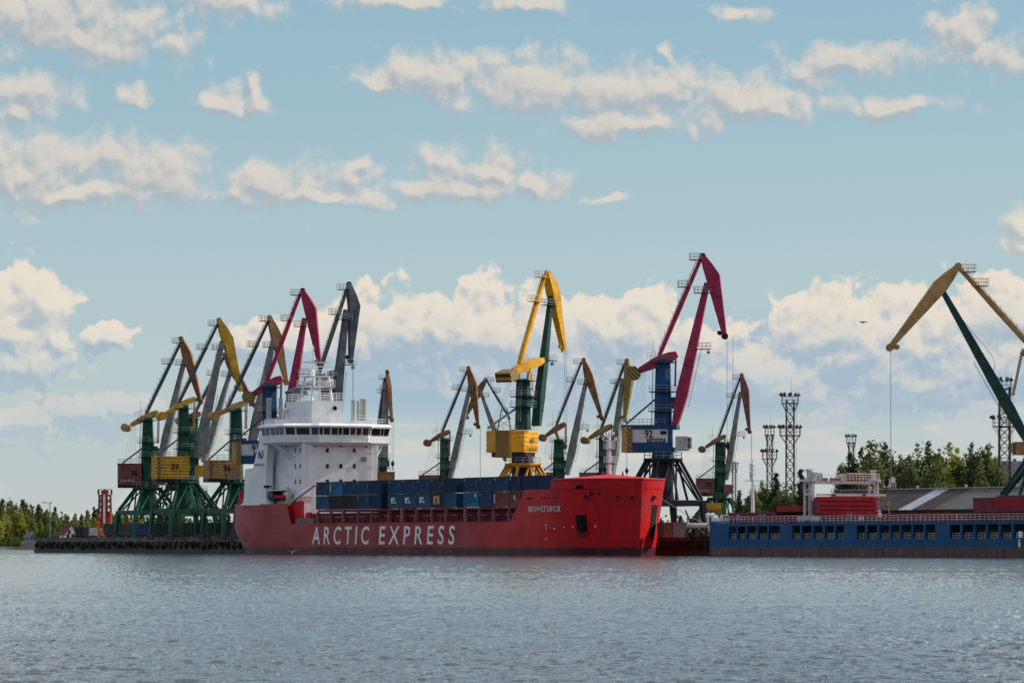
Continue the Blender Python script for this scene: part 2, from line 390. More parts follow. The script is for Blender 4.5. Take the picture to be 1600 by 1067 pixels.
def build_quay():
    r = tag(empty('quay_wall', quay(60)), 'long dark concrete quay wall behind the red ship and under the green cranes', 'quay wall')
    r2 = tag(empty('quay_wall', quay(-20)), 'rusty brown sheet pile quay wall between the two ships', 'quay wall')
    for root, k0, k1, cm, lm in ((r, 62, 331, concrete, wet), (r2, -300, 61.9, rustwall, rustwall)):
        o = root.location
        def mk(name, boxes, mat):
            mb = MB()
            for bx in boxes: quay_box(mb, *bx)
            mb.v = [(x-o.x, y-o.y, z) for x, y, z in mb.v]
            return mb.build(name, mat, root)
        mk('cap_beam', [(k0, k1, -0.35, 1.6, 2.55, 3.3)], cm)
        mk('wall_face', [(k0, k1, 0.25, 1.5, 0.9, 2.549)], cm)
        mk('lower_wall', [(k0, k1, -0.55, 1.5, -1.5, 0.899)], lm)
        mk('kerb', [(k0, k1, -0.2, 0.2, 3.302, 3.55)], cm)
        kk = k0+1.0; n = 0
        while kk < min(k1-1, k0+400) and n < 95:
            if (cm is concrete and kk > 160) or (cm is rustwall and kk > -30):
                mk('buttress', [(kk, kk+0.55, -0.25, 0.249, 0.9, 2.549)], cm); n += 1
            kk += 3.1
    # tyre fenders, each hung on the wall
    me = None; tm = paint('old_tyre', (0.016, 0.015, 0.015), 0.85, 0.3)
    def tyre():
        mb = MB(); n, k, R0, r0 = 14, 6, 0.62, 0.24
        vs = []
        for i in range(n):
            a = 2*math.pi*i/n
            for j in range(k):
                b2 = 2*math.pi*j/k; rr = R0+r0*math.cos(b2)
                vs.append((rr*math.cos(a), r0*1.1*math.sin(b2), rr*math.sin(a)))
        mb.add(vs, [(i*k+j, i*k+(j+1) % k, ((i+1) % n)*k+(j+1) % k, ((i+1) % n)*k+j) for i in range(n) for j in range(k)])
        return mb
    proto = None; ang = math.atan2(AY, AX)
    ks = list(np.arange(168, 330, 3.1))+list(np.arange(8, 44, 5.5))
    for k in ks:
        p = quay(k+random.uniform(-.5, .5), -0.66, random.uniform(1.35, 2.05))
        if proto is None: t = proto = tyre().build('tyre_fender', tm, smooth=True)
        else: t = proto.copy(); COL.objects.link(t)
        t.location = p; t.rotation_euler = (random.uniform(-.15, .15), random.uniform(-.5, .5), ang); s = random.uniform(.55, .9); t.scale = (s, s, s)
        if k > 100: tag(t, 'black tyre fender hanging on the dark concrete quay wall left of the red ship', 'tyre', 'tyre fenders on the concrete quay wall')
        else: tag(t, 'black tyre fender hanging on the rusty quay wall between the two ships', 'tyre', 'tyre fenders on the rusty quay wall')
    # small bollards along the rusty edge
    bproto = None
    for k in np.arange(6, 42, 2.4):
        if bproto is None:
            mb = MB(); mb.ring((0, 0), .32, 0, .55, 10, .22); mb.ring((0, 0), .42, .551, .8, 10, .36)
            t = bproto = mb.build('bollard', paint('bollard_red', (0.32, 0.05, 0.04), 0.6, 0.2, 0.4))
        else: t = bproto.copy(); COL.objects.link(t)
        t.location = quay(k, 0.7, 3.3)
        tag(t, 'short red bollard on the quay edge between the two ships', 'bollard', 'red bollards on the quay edge')
build_quay()
# ------------------------------------------------------------------ trees
def leaf_mat(name, a, b_, tr=0.25):
    m, nt, b = base_mat(name)
    tc = nt.nodes.new('ShaderNodeTexCoord'); oi = nt.nodes.new('ShaderNodeObjectInfo')
    n = NOISE(nt, tc.outputs['Object'], 0.45, 4, 0.65)
    n2 = NOISE(nt, tc.outputs['Object'], 3.0, 2, 0.6)
    f = M(nt, 'ADD', M(nt, 'MULTIPLY', oi.outputs['Random'], 0.45), M(nt, 'ADD', M(nt, 'MULTIPLY', n, 0.45), M(nt, 'MULTIPLY', n2, 0.2)))
    c = MIX(nt, MR(nt, f, 0.25, 0.85), a, b_)
    nt.links.new(c, b.inputs['Base Color']); b.inputs['Roughness'].default_value = 0.75; b.inputs['Specular IOR Level'].default_value = 0.15
    tl = nt.nodes.new('ShaderNodeBsdfTranslucent'); nt.links.new(c, tl.inputs[0])
    mx = nt.nodes.new('ShaderNodeMixShader'); mx.inputs[0].default_value = tr
    nt.links.new(b.outputs[0], mx.inputs[1]); nt.links.new(tl.outputs[0], mx.inputs[2])
    nt.links.new(mx.outputs[0], nt.nodes['Material Output'].inputs[0]); return m
leaf_y = leaf_mat('leaves_yellow_green', (0.09, 0.12, 0.02), (0.29, 0.29, 0.055), 0.45)
leaf_g = leaf_mat('leaves_deep_green', (0.035, 0.06, 0.024), (0.14, 0.175, 0.06), 0.38)
leaf_c = leaf_mat('needles', (0.02, 0.034, 0.022), (0.065, 0.085, 0.042), 0.2)
bark = paint('bark', (0.09, 0.075, 0.06), 0.9, 0.3)
def leaf_quads(rng, cen, size, flatten=1.0):
    n = len(cen)
    a = rng.normal(size=(n, 3)); a[:, 2] *= flatten; a /= np.linalg.norm(a, axis=1)[:, None]
    b = rng.normal(size=(n, 3)); b -= a*(a*b).sum(1)[:, None]; b /= np.linalg.norm(b, axis=1)[:, None]
    s = size*rng.uniform(.6, 1.35, (n, 1))
    v = np.stack([cen-a*s, cen+b*s*.6, cen+a*s, cen-b*s*.6], 1).reshape(-1, 3)
    return v
def crown_points(rng, kind, h, n):
    """leaf positions for a tree of height h"""
    pts = []
    if kind == 'conifer':
        tiers = int(h*2.0)
        for i in range(tiers):
            t = i/(tiers-1); z = h*(0.10+0.88*t); rr = (1-t)**0.85*h*0.17+0.15
            for b in range(max(3, int(9*(1-t)+3))):
                a = rng.random()*6.283; L = rr*rng.uniform(.6, 1.15); m = max(5, int(n/tiers/7*(1-t*.6)))
                u = rng.random(m)**.7
                p = np.stack([np.cos(a)*L*u, np.sin(a)*L*u, z-0.35*L*u], 1)+rng.normal(0, .15, (m, 3)); pts.append(p)
    else:
        wide, low, npl = {'birch': (0.19, 0.05, 20), 'round': (0.27, 0.03, 24), 'poplar': (0.12, 0.04, 12), 'bush': (0.5, 0.01, 12)}[kind]
        for i in range(npl):                      # rising boughs, each a loose plume of leaves gathered in clumps
            a = rng.random()*6.283; r = wide*h*math.sqrt(rng.random()) if i else 0.0
            zt = h*(1.0-0.5*(r/(wide*h))**1.6-(rng.random()*.14 if i else 0)); zb = h*(low+.10*rng.random()); m = int(n/npl)
            ncl = 26; tc_ = rng.random(ncl)**.85; cl = rng.normal(0, 1, (ncl, 3)); k = rng.integers(0, ncl, m)
            t = np.clip(np.where(rng.random(m) < .72, tc_[k]+rng.normal(0, .025, m), rng.random(m)), 0, 1)
            w = h*(.062*np.sin(np.pi*np.minimum(1, .22+.72*t))+.006)
            off = np.where((rng.random(m) < .72)[:, None], cl[k]*.85+rng.normal(0, .42, (m, 3)), rng.normal(0, 1, (m, 3)))
            ax = np.stack([r*math.cos(a)*(.5+.5*t), r*math.sin(a)*(.5+.5*t), zb+(zt-zb)*t], 1)
            pts.append(ax+off*w[:, None]*np.array([1, 1, .55]))
    return np.vstack(pts)
def quads_mesh(name, v, mat):
    me = bpy.data.meshes.new(name); n = len(v); me.vertices.add(n); me.loops.add(n); me.polygons.add(n//4)
    me.vertices.foreach_set('co', v.astype(np.float32).ravel()); me.loops.foreach_set('vertex_index', np.arange(n, dtype=np.int32))
    me.polygons.foreach_set('loop_start', np.arange(0, n, 4, dtype=np.int32)); me.update(); me.validate(); me.materials.append(mat); return me
def tree_proto(kind, h, seed, mat, n, leaf):
    rng = np.random.default_rng(seed); rr = random.Random(seed)
    root = empty(kind+'_tree' if kind != 'bush' else 'shrub', (0, 0, 0))
    me = quads_mesh('crown', leaf_quads(rng, crown_points(rng, kind, h, n), leaf), mat)
    c = bpy.data.objects.new('crown', me); COL.objects.link(c); c.parent = root
    mb = MB(); p = Vector((0, 0, -.3)); r = h*.013+.05
    for i in range(5):
        q = Vector((rr.uniform(-.15, .15), rr.uniform(-.15, .15), h*.15*(i+1))); mb.tube(p, q, r, 7, r*.72); p, r = q, r*.72
        if i > 0 and kind != 'conifer':
            for k in range(3):
                a = rr.random()*6.28; L = h*rr.uniform(.07, .14); mb.tube(q, q+Vector((math.cos(a)*L, math.sin(a)*L, L*.9)), r*.5, 5, r*.2)
    mb.build('trunk', bark, root)
    return root
_protos = {}
def plant(kind, h, x, y, mat, label, cat, group, leafs=2600, leaf=.34, z=None, variants=4):
    key = (kind, mat.name, leaf)
    lst = _protos.setdefault(key, [])
    if len(lst) < variants:
        o = tree_proto(kind, 10.0, len(_protos)*17+len(lst)*5+3, mat, leafs, leaf); lst.append(o)
    else: o = copy_tree(random.choice(lst))
    s = h/10.0; o.location = (x, y, GZ-.2 if z is None else z); o.rotation_euler = (0, 0, random.random()*6.28)
    o.scale = (s*random.uniform(.9, 1.15), s*random.uniform(.9, 1.15), s)
    tag(o, label, cat, group); return o
def at_px(px, d): return (px-CX)/F*d
def top_h(py, d, z=None): return H+(HY-py)/F*d-(GZ-.2 if z is None else z)
def build_trees():
    # left bank wood: crown tops read along the photograph's skyline
    sky_l = [(-30, 790), (0, 783), (14, 778), (30, 783), (45, 781), (60, 787), (78, 793), (95, 796), (112, 800), (130, 797), (146, 797), (160, 800), (180, 801), (200, 800), (220, 802)]
    def sk(px):
        for (a, b), (c, d) in zip(sky_l[:-1], sky_l[1:]):
            if a <= px <= c: return b+(d-b)*(px-a)/(c-a)
        return 801
    g = 'broadleaf trees on the left bank'; lab = 'yellow green broadleaf tree in the row of trees on the left river bank'
    px = -60
    while px < 230:
        d = 2230+random.uniform(0, 60); plant('round', top_h(sk(px)+random.uniform(-3, 5), d)*1.0, at_px(px, d), d, leaf_g, 'dark green tree at the back of the wood on the left bank', 'tree', 'back row trees on the left bank', 3600, .27); px += random.uniform(9, 14)
    px = -50
    while px < 225:
        d = 2165+random.uniform(0, 40); plant(random.choice(['birch', 'round', 'round']), top_h(sk(px)+random.uniform(8, 26), d), at_px(px, d), d, leaf_y, lab, 'tree', g, 3600, .27); px += random.uniform(8, 14)
    for px, py in ((60, 788), (86, 792), (71, 800), (103, 803), (118, 802), (127, 803), (136, 797), (147, 792), (152, 795), (170, 799), (186, 802), (197, 798), (205, 803), (35, 781), (4, 780)):
        d = 2300; plant('conifer', top_h(py, d), at_px(px, d), d, leaf_c, 'dark pointed conifer rising behind the broadleaf trees on the left bank', 'tree', 'conifers on the left bank', 3000, .3)
    for px, py, d in ((12, 836, 2120), (27, 838, 2105), (40, 834, 2080), (50, 836, 2060), (66, 822, 1900), (74, 818, 1800), (84, 824, 1750), (91, 830, 1700), (152, 832, 1500), (145, 828, 1600), (105, 834, 1600)):
        plant('bush', max(2.5, top_h(py, d)), at_px(px, d), d, leaf_g, 'low dark shrub on the bank left of the concrete quay', 'shrub', 'shrubs on the left bank', 900, .5, variants=3)
    for i in range(16):
        t = i/15; x, y = (-180-56*t*1.6, 1510+400*t*1.6) if t < .62 else (-235-27*(t-.62)/.38, 1905+185*(t-.62)/.38)
        plant('bush', random.uniform(3.2, 4.6), x-2.5, y, leaf_g if i % 3 else leaf_y, 'low shrub on the sloping river bank at the far left', 'shrub', 'shrubs along the sloping bank', 1400, .45, z=1.0, variants=3)
    # far wood along the whole horizon and the green behind the crane legs: nobody could count it
    rng = np.random.default_rng(5); vs = []
    for i in range(420):
        d = rng.uniform(2500, 2700); px = rng.uniform(150, 1500); h = top_h(rng.uniform(800, 812), d)
        k = 'conifer' if rng.random() < .5 else 'round'; p = crown_points(rng, k, h, 150 if k == 'round' else 260)
        vs.append(leaf_quads(rng, p, h*.055)+np.array([at_px(px, d), d, GZ-.3]))
    w = bpy.data.objects.new('far_wood', quads_mesh('far_wood', np.vstack(vs), leaf_g)); COL.objects.link(w)
    tag(w, 'far dark wood along the horizon behind the cranes', 'wood', kind='stuff')
    vs = []
    for i in range(420):
        d = rng.uniform(1250, 1500); px = rng.uniform(195, 420) if i < 290 else rng.uniform(985, 1110); h = rng.uniform(3.5, 7.0)
        vs.append(leaf_quads(rng, crown_points(rng, 'bush', h, 120), .42)+np.array([at_px(px, d), d, GZ-.3]))
    w = bpy.data.objects.new('scrub', quads_mesh('scrub', np.vstack(vs), leaf_y)); COL.objects.link(w)
    tag(w, 'yellow green scrub growing beyond the crane legs', 'scrub', kind='stuff')
    # right: tall trees behind the warehouse
    for px, py, k in ((1328, 712, 'poplar'), (1316, 726, 'poplar'), (1346, 700, 'birch'), (1362, 691, 'birch'), (1380, 694, 'birch'), (1392, 706, 'round'), (1405, 714, 'birch'), (1420, 710, 'birch'), (1434, 694, 'birch'), (1452, 693, 'birch'), (1468, 702, 'birch'), (1483, 696, 'birch'), (1497, 704, 'birch'), (1509, 712, 'round'), (1520, 695, 'birch'), (1534, 700, 'birch'), (1545, 697, 'birch'), (1556, 716, 'birch'), (1340, 735, 'round'), (1375, 735, 'round'), (1412, 740, 'round'), (1448, 735, 'round'), (1484, 740, 'round'), (1515, 738, 'round')):
        d = random.uniform(800, 835); plant(k, top_h(py, d)*1.02, at_px(px, d), d, leaf_g if px < 1470 or px > 1512 else leaf_y, 'tall leafy tree in the clump behind the warehouse roof', 'tree', 'trees behind the warehouse', 10000, .17, variants=6)
    for px, py, k in ((1155, 768, 'conifer'), (1177, 760, 'round'), (1190, 752, 'round'), (1205, 756, 'round'), (1213, 742, 'conifer'), (1226, 757, 'round'), (1252, 735, 'conifer'), (1240, 756, 'round'), (1262, 752, 'conifer'), (1196, 765, 'round'), (1217, 766, 'round'), (1170, 775, 'round'), (1268, 768, 'round')):
        d = random.uniform(830, 860); plant(k, top_h(py, d)*1.02, at_px(px, d), d, leaf_c if k == 'conifer' else leaf_g, 'dark tree standing below the two tall light masts', 'tree', 'dark trees below the light masts', 9000, .17, variants=4)
build_trees()
# ------------------------------------------------------------------ portal cranes
C_GREEN = paint('crane_green', (0.012, 0.066, 0.04), 0.5, 0.25, 0.12)
C_DGREEN = paint('crane_dark_green', (0.012, 0.055, 0.048), 0.5, 0.25, 0.05)
C_OLIVE = paint('crane_faded_green', (0.045, 0.085, 0.06), 0.6, 0.25, 0.2)
C_BLUEG = paint('crane_slate_green', (0.03, 0.06, 0.075), 0.6, 0.25, 0.1)
C_BLUE = paint('crane_blue', (0.014, 0.055, 0.145), 0.45, 0.2, 0.08)
C_NAVY = paint('crane_navy', (0.018, 0.022, 0.036), 0.5, 0.2, 0.1)
C_YEL = paint('crane_yellow', (0.60, 0.31, 0.022), 0.5, 0.15, 0.18)
C_GOLD = paint('crane_old_yellow', (0.56, 0.31, 0.03), 0.55, 0.2, 0.3)
C_TAN = paint('crane_tan', (0.38, 0.225, 0.09), 0.6, 0.2, 0.3)
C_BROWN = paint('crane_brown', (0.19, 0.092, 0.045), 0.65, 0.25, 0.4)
C_ROSE = paint('crane_rose_brown', (0.19, 0.075, 0.07), 0.65, 0.2, 0.3)
C_CRIM = paint('crane_crimson', (0.30, 0.028, 0.075), 0.45, 0.18, 0.06)
C_GREY = paint('crane_grey', (0.17, 0.17, 0.18), 0.55, 0.2, 0.12)
C_DGREY = paint('crane_dark_grey', (0.085, 0.10, 0.12), 0.55, 0.2, 0.1)
C_STEEL = paint('crane_slate', (0.05, 0.065, 0.08), 0.55, 0.2, 0.1)
C_OLIVEY = paint('crane_ochre', (0.23, 0.17, 0.06), 0.6, 0.2, 0.3)
C_WHITE = paint('crane_white', (0.55, 0.55, 0.58), 0.5, 0.1, 0.05)
C_ORANGE = paint('crane_orange_yellow', (0.50, 0.24, 0.03), 0.5, 0.18, 0.25)
def crane(sp):
    d, psi = sp['d'], R(sp['psi']); e = (math.cos(psi), math.sin(psi)); kx = (sp['cx']-CX)/F; x0 = kx*d
    root = empty('portal_crane', (x0, d, GZ-.2)); zg = GZ-.2
    tag(root, sp['label'], 'crane', 'portal cranes of the port')
    def uz(px, py):
        k = (px-CX)/F; u = (k*d-x0)/(e[0]-k*e[1]); dep = d+u*e[1]
        return (u, H+(HY-py)/F*dep-zg)
    def T(u, v, z): return (u*e[0]-v*e[1], u*e[1]+v*e[0], z)
    def W(i, j, z): return (i*AX+j*NXX, i*AY+j*NYY, z)
    def new(): return MB(T)
    zr, zb = uz(sp['cx'], sp['ring'])[1], uz(sp['cx'], sp['beam'])[1]
    mp = sp['portal']; mc = sp['col']
    # --- portal, square to the quay
    hp = sp.get('hp', 5.1)
    for i in (-1, 1):
        for j in (-1, 1):
            mb = MB(); a = W(i*hp, j*hp, zb+.4); b = W(i*(hp+.35), j*(hp+.55), 1.25)
            mid = tuple((p*.62+q*.38) for p, q in zip(a, b))
            mb.bar(a, mid, .9, 1.15, (AX, AY, 0), .85, 1.1); mb.bar(mid, b, .85, 1.1, (AX, AY, 0), .55, .65)
            lg = mb.build('leg', mp, root)
            mb = MB(); p, q = W(i*(hp+.35)-1.6, j*(hp+.55), .95), W(i*(hp+.35)+1.6, j*(hp+.55), .95)
            mb.bar(p, q, .6, .6)
            for t in (-1.2, -.4, .4, 1.2):
                c = W(i*(hp+.35)+t, j*(hp+.55), .42); mb.tube((c[0]-NXX*.2, c[1]-NYY*.2, c[2]), (c[0]+NXX*.2, c[1]+NYY*.2, c[2]), .4, 10)
            mb.build('bogie', sp.get('bogie', C_NAVY), lg)
    for (i0, j0, i1, j1) in ((-1,-1,1,-1), (-1,1,1,1), (-1,-1,-1,1), (1,-1,1,1)):
        mb = MB(); mb.bar(W(i0*hp, j0*hp, zb), W(i1*hp, j1*hp, zb), .75, 1.05); mb.build('portal_beam', mp, root)
    rr = 3.5
    for i in (-1, 1):
        for j in (-1, 1):
            mb = MB(); mb.bar(W(i*rr*.62, j*rr*.62, zr-.2), W(i*hp, j*hp, zb+.6), .46, .52); mb.build('corner_brace', mp, root)
    for (i, j) in ((1, 0), (-1, 0), (0, 1), (0, -1)):
        for s in (-1, 1):
            mb = MB(); a = W(i*rr*.8, j*rr*.8, zr-.3); b = W(i*hp+(s*hp*.8 if i == 0 else 0), j*hp+(s*hp*.8 if j == 0 else 0), zb+.6)
            mb.bar(a, b, .32, .34); mb.build('diagonal_brace', mp, root)
        mb = MB(); mb.bar(W(i*rr*.85, j*rr*.85, zr-.3), W(i*hp, j*hp, zb+.6), .34, .34); mb.build('post', mp, root)
    mb = MB(); mb.ring((0, 0), rr+.25, zr-.35, zr, 8, ph=.39); mb.ring((0, 0), rr-.4, zr-.75, zr-.351, 8, ph=.39)
    rp = mb.build('ring_platform', mp, root)
    mb = MB(); pts = [((rr+.1)*math.cos(2*math.pi*k/8+.39), (rr+.1)*math.sin(2*math.pi*k/8+.39), zr) for k in range(9)]; mb.rails(pts, 1.1, .035, 2, 1.3); mb.build('railing', rail_m, rp)
    hz0 = uz(sp['cx'], sp['house'][3])[1]
    mb = MB(); mb.ring((0, 0), 1.75, zb-.5, zr-.751, 10, 1.95); mb.build('portal_column', sp.get('drum', mp), root)
    mb = MB(); mb.ring((0, 0), 2.1, zr+.002, max(zr+.5, hz0-.7), 12, 1.9); mb.build('slewing_drum', sp.get('drum', mc), root)
    # --- slewing upper works
    (xl, xr, yt, xlb, xrb) = sp['column']
    zt = uz(sp['cx'], yt)[1]; wt = max(.8, abs(xr-xl)/F*d/2); wb = max(1.0, abs(xrb-xlb)/F*d/2)
    ut = uz((xl+xr)/2, yt)[0]
    mb = new()
    pl = lambda u, r: [(u+r*math.cos(math.pi/8+k*math.pi/4)*1.08, r*math.sin(math.pi/8+k*math.pi/4)*1.08) for k in range(8)]
    if sp.get('octa'): hz0 = uz(sp['cx'], sp['house'][2])[1]+.7
    z1 = hz0+(zt-hz0)*.45
    mb.prism(pl(0, wb), hz0-.6, z1, 0, pl(ut*.45, wb*.92)); mb.prism(pl(ut*.45, wb*.92), z1+.002, zt, 0, pl(ut, wt))
    col = mb.build('column', mc, root)
    for t in (.40, .62, .95):
        z = hz0+(zt-hz0)*t; r = wb+(wt-wb)*t+1.05; mb = new(); q = pl(ut*t, r); mb.prism(q, z, z+.14)
        pf = mb.build('column_platform', C_STEEL if mc in (C_BLUE,) else mc, col)
        mb = new(); mb.rails([(a, b, z+.14) for a, b in q+q[:1]], 1.05, .03, 2, 1.4); mb.build('railing', rail_m, pf)
    mb = new()
    for s in (-.3, .3): mb.bar((-wb-.45, s-.5, hz0+1), (ut-wt-.45, s-.5, zt), .07, .07)
    k = int((zt-hz0)/.55)
    for i in range(k):
        z = hz0+1+(zt-hz0-1)*i/k; mb.bar((-wb-.45+(ut-wt+wb)*i/k, -.8, z), (-wb-.45+(ut-wt+wb)*i/k, -.2, z), .05, .05, (1, 0, 0))
    mb.build('column_ladder', rail_m, col)
    mb = new(); mb.box(wb*.6, wb+1.0, -.9, .9, hz0+(zt-hz0)*.42+.2, hz0+(zt-hz0)*.42+1.9); mb.box(wb*.6, wb+.7, -.6, .6, hz0+(zt-hz0)*.42+1.901, hz0+(zt-hz0)*.42+2.3); mb.build('luffing_drive', mc, root)
    # --- machine house
    hx0, hx1, hy0, hy1 = sp['house']; u0, zz1 = uz(hx0, hy0); u1, zz0 = uz(hx1, hy1); zz1 = uz((hx0+hx1)/2, hy0)[1]; zz0 = uz((hx0+hx1)/2, hy1)[1]
    w = sp.get('hw', 4.2)/2; mh = sp['mhouse']; num = sp.get('num')
    if sp.get('octa'):
        sp['octa'](root, T, uz, zz0, zz1)
    else:
        v0, v1 = -w, w
        mb = new(); mb.box(u0-.1, max(u1, 2.2), v0+.3, v1-.3, zz0-.75, zz0-.002); mb.build('slewing_platform', C_NAVY if sp.get('type92') is None else C_BLUE, root)
        if sp.get('type92'):
            uc = u0+(u1-u0)*.235
            mb = new(); mb.box(u0, uc, v0-.25, v1+.25, zz0-.9, zz1-.35); cw = mb.build('counterweight', C_TAN, root)
            mb = new(); mb.box(uc-.95, uc-.05, v0-.29, v0-.252, zz0-.85, zz1-.4); mb.build('hazard_stripes', hazard('hazard_tan%d' % sp['cx'], (0.42, 0.25, 0.05), e[0], e[1], .75), cw)
            hb = (zz1-zz0)
            mb = new(); mb.box(uc+.002, u1, v0, v1, zz0+hb*.0, zz1-hb*.2); ho = mb.build('machine_house', C_WHITE, root)
            mb = new()
            for i in range(26):
                u = uc+.35+(u1-uc-.7)*i/25; mb.box(u-.03, u+.03, v0-.045, v0-.002, zz0+.9, zz1-hb*.2-.1)
            mb.build('wall_ribs', C_WHITE, ho)
            mb = new(); mb.box(u0-.1, u1+1.6, v0-.12, v1+.12, zz1-hb*.2+.002, zz1); mb.build('roof_beam', mc, ho)
            mb = new(); mb.box(uc+.004, u1+.1, v0-.1, v1+.1, zz0-.9, zz0+.85); mb.build('base_beam', mc, ho)
            mb = new(); mb.box(u1+.002, u1+.75, v0-.1, v0+1.2, zz0-.7, zz1-hb*.2); mb.build('corner_post', mc, ho)
            mb = new(); mb.box(u1-1.35, u1-.25, v0-.07, v0-.046, zz1-hb*.2-.95, zz1-hb*.2-.3); mb.build('name_plate', black_m, ho)
            nx, nz = u0+(u1-u0)*.50, zz0+hb*.40
            lettering('number', num, lambda a, b: T(nx+a*1.45, v0-.06, nz+b*1.5), black_m, ho, bold=.02)
            pu, pz = u0+(u1-u0)*.55, zz0+hb*.205
            mb = new(); mb.box(pu, pu+3.3, v0-.075, v0-.05, pz, pz+.72); mb.build('word_plate', black_m, ho)
            lettering('words', 'TAKRAF', lambda a, b: T(pu+.2+a*2.9, v0-.085, pz+.13+b*.46), letter_w, ho, 1.2, .1)
        else:
            mb = new(); mb.box(u0, u1, v0, v1, zz0, zz1); ho = mb.build('machine_house', mh, root)
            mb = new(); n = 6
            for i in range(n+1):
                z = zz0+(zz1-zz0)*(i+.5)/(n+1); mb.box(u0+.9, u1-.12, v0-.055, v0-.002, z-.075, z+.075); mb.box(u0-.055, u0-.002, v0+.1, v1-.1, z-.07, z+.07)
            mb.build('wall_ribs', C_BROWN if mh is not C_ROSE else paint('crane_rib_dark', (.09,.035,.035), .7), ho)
            mb = new(); mb.box(u0-.08, u1+.08, v0-.09, v1+.09, zz1+.002, zz1+.16); mb.build('roof', sp.get('roof', mh), ho)
            if sp.get('stripes'):
                hm = hazard('hazard_%d' % sp['cx'], sp['stripes'], e[0], e[1], .8)
                mb = new(); mb.box(u0+.05, u0+.85, v0-.065, v0-.003, zz0+.1, zz1-.1); mb.build('hazard_stripes', hm, ho)
            if num:
                nx, nz = u0+(u1-u0)*(.45 if sp.get('stripes') else .58), zz0+(zz1-zz0)*.42
                lettering('number', num, lambda a, b: T(nx+a*1.65, v0-.085, nz+b*1.3), black_m, ho, bold=.03)
                if sp.get('plate'):
                    pu, pz, pw = u0+(u1-u0)*.50, zz0+(zz1-zz0)*.12, (u1-u0)*.42
                    mb = new(); mb.box(pu, pu+pw, v0-.085, v0-.06, pz, pz+.62); mb.build('word_plate', black_m, ho)
                    lettering('words', 'TAKRAF', lambda a, b: T(pu+.15+a*(pw-.3), v0-.095, pz+.1+b*.42), letter_w, ho, 1.2, .1)
                elif sp.get('words'):
                    pu, pz, pw = u0+(u1-u0)*.13, zz0+(zz1-zz0)*.14, (u1-u0)*.62
                    lettering('words', 'TAKRAF', lambda a, b: T(pu+a*pw, v0-.075, pz+b*.45), letter_w, ho, 1.35, .1)
        mb = new(); zz = zz1+(.162 if not sp.get('type92') else .002)
        mb.rails([(u0, v0, zz), (u1-.6, v0, zz)], 1.05, .03, 2, 1.5); mb.rails([(u0, v0, zz), (u0, v1, zz), (u1-.6, v1, zz)], 1.05, .03, 2, 1.5); mb.build('roof_railing', rail_m, ho)
    # brace from the back of the house up to the column
    tb = .42 if not sp.get('octa') else .3
    mb = new(); mb.bar((u0+.5, 0, zz1+.2), (-wb*.9, 0, hz0+(zt-hz0)*(tb+.12)), .3, .3, (0, 1, 0)); mb.build('back_brace', C_STEEL, root)
    # --- cabin
    if sp.get('cab'):
        x0c, x1c, y0c, y1c = sp['cab']; ca, z1c = uz(x0c, y0c); cb, z0c = uz(x1c, y1c)
        if ca > cb: ca, cb = cb, ca
        vc = -w-.1 if not sp.get('octa') else -1.0
        mb = new(); mb.box(ca, cb-.45, vc-.2, vc+1.9, z0c, z1c); mb.box(ca, cb-.2, vc-.1, vc+1.8, z0c-.14, z0c-.002); cbn = mb.build('cabin', sp.get('mcab', mh), root)
        mb = new(); s = cb-.448; mb.prism([(s, vc-.15), (s, vc+1.85), (cb, vc+1.6), (cb, vc+.1)], z0c+.2, z1c-.15); mb.build('cabin_window', flat('cab_glass', (.03, .04, .04), .12), cbn)
        mb = new()
        for zf in (z0c+.22, (z0c+z1c)/2, z1c-.18): mb.bar((s, vc-.17, zf), (cb+.02, vc+.08, zf), .08, .08); mb.bar((cb+.02, vc+.08, zf), (cb+.02, vc+1.62, zf), .08, .08, (1, 0, 0))
        for vv in (vc+.08, vc+.85, vc+1.62): mb.bar((cb+.02, vv, z0c+.2), (cb+.02, vv, z1c-.15), .08, .08, (1, 0, 0))
        mb.build('window_frame', sp.get('mcab', mh), cbn)
    # --- rocker with counterweight
    cw, tp = uz(*sp['rocker'][0:2]), uz(*sp['rocker'][2:4]); mr = sp['mrock']; th = sp.get('rth', 1.0)
    A, B = Vector(cw), Vector(tp); m1 = A.lerp(B, .55)+Vector((0, .12)); m0 = A.lerp(B, .15)
    lat = sp.get('rlat', 1.8)
    mb = new(); mb.spine([tuple(m0), tuple(m1), tuple(A.lerp(B, .86)), tuple(B)], [th*.75, th*1.3, th*1.2, th*.7], [lat*.6, lat, lat, lat*.8])
    rk = mb.build('rocker_arm', mr, root)
    mb = new(); kind = sp.get('cwt', 'drum'); mcw = sp.get('mcw', mr)
    if kind == 'drum':
        r = sp.get('cwr', .95); mb.tube((A.x, -1.25, A.y), (A.x, 1.25, A.y), r, 18); mb.build('counterweight', mcw, rk, loc=None)
    else:
        bw, bh, bl = sp.get('cwbox', (3.2, 1.9, 2.6)); dd = (B-A).normalized(); nn = Vector((-dd.y, dd.x))
        mb.spine([tuple(A-dd*bw/2), tuple(A+dd*bw/2)], [bh, bh], [bl, bl]); mb.build('counterweight', mcw, rk)
    mb = new()
    for vv in (-lat*.45, lat*.45): mb.bar((m1.x, vv, m1.y-.3), (ut*.9, vv*.9, zt-.2), .35, .5, (1, 0, 0))
    mb.bar((m1.x, -lat*.5, m1.y-.5), (m1.x, lat*.5, m1.y-.5), .35, .35); mb.build('rocker_bearing', mr, rk)
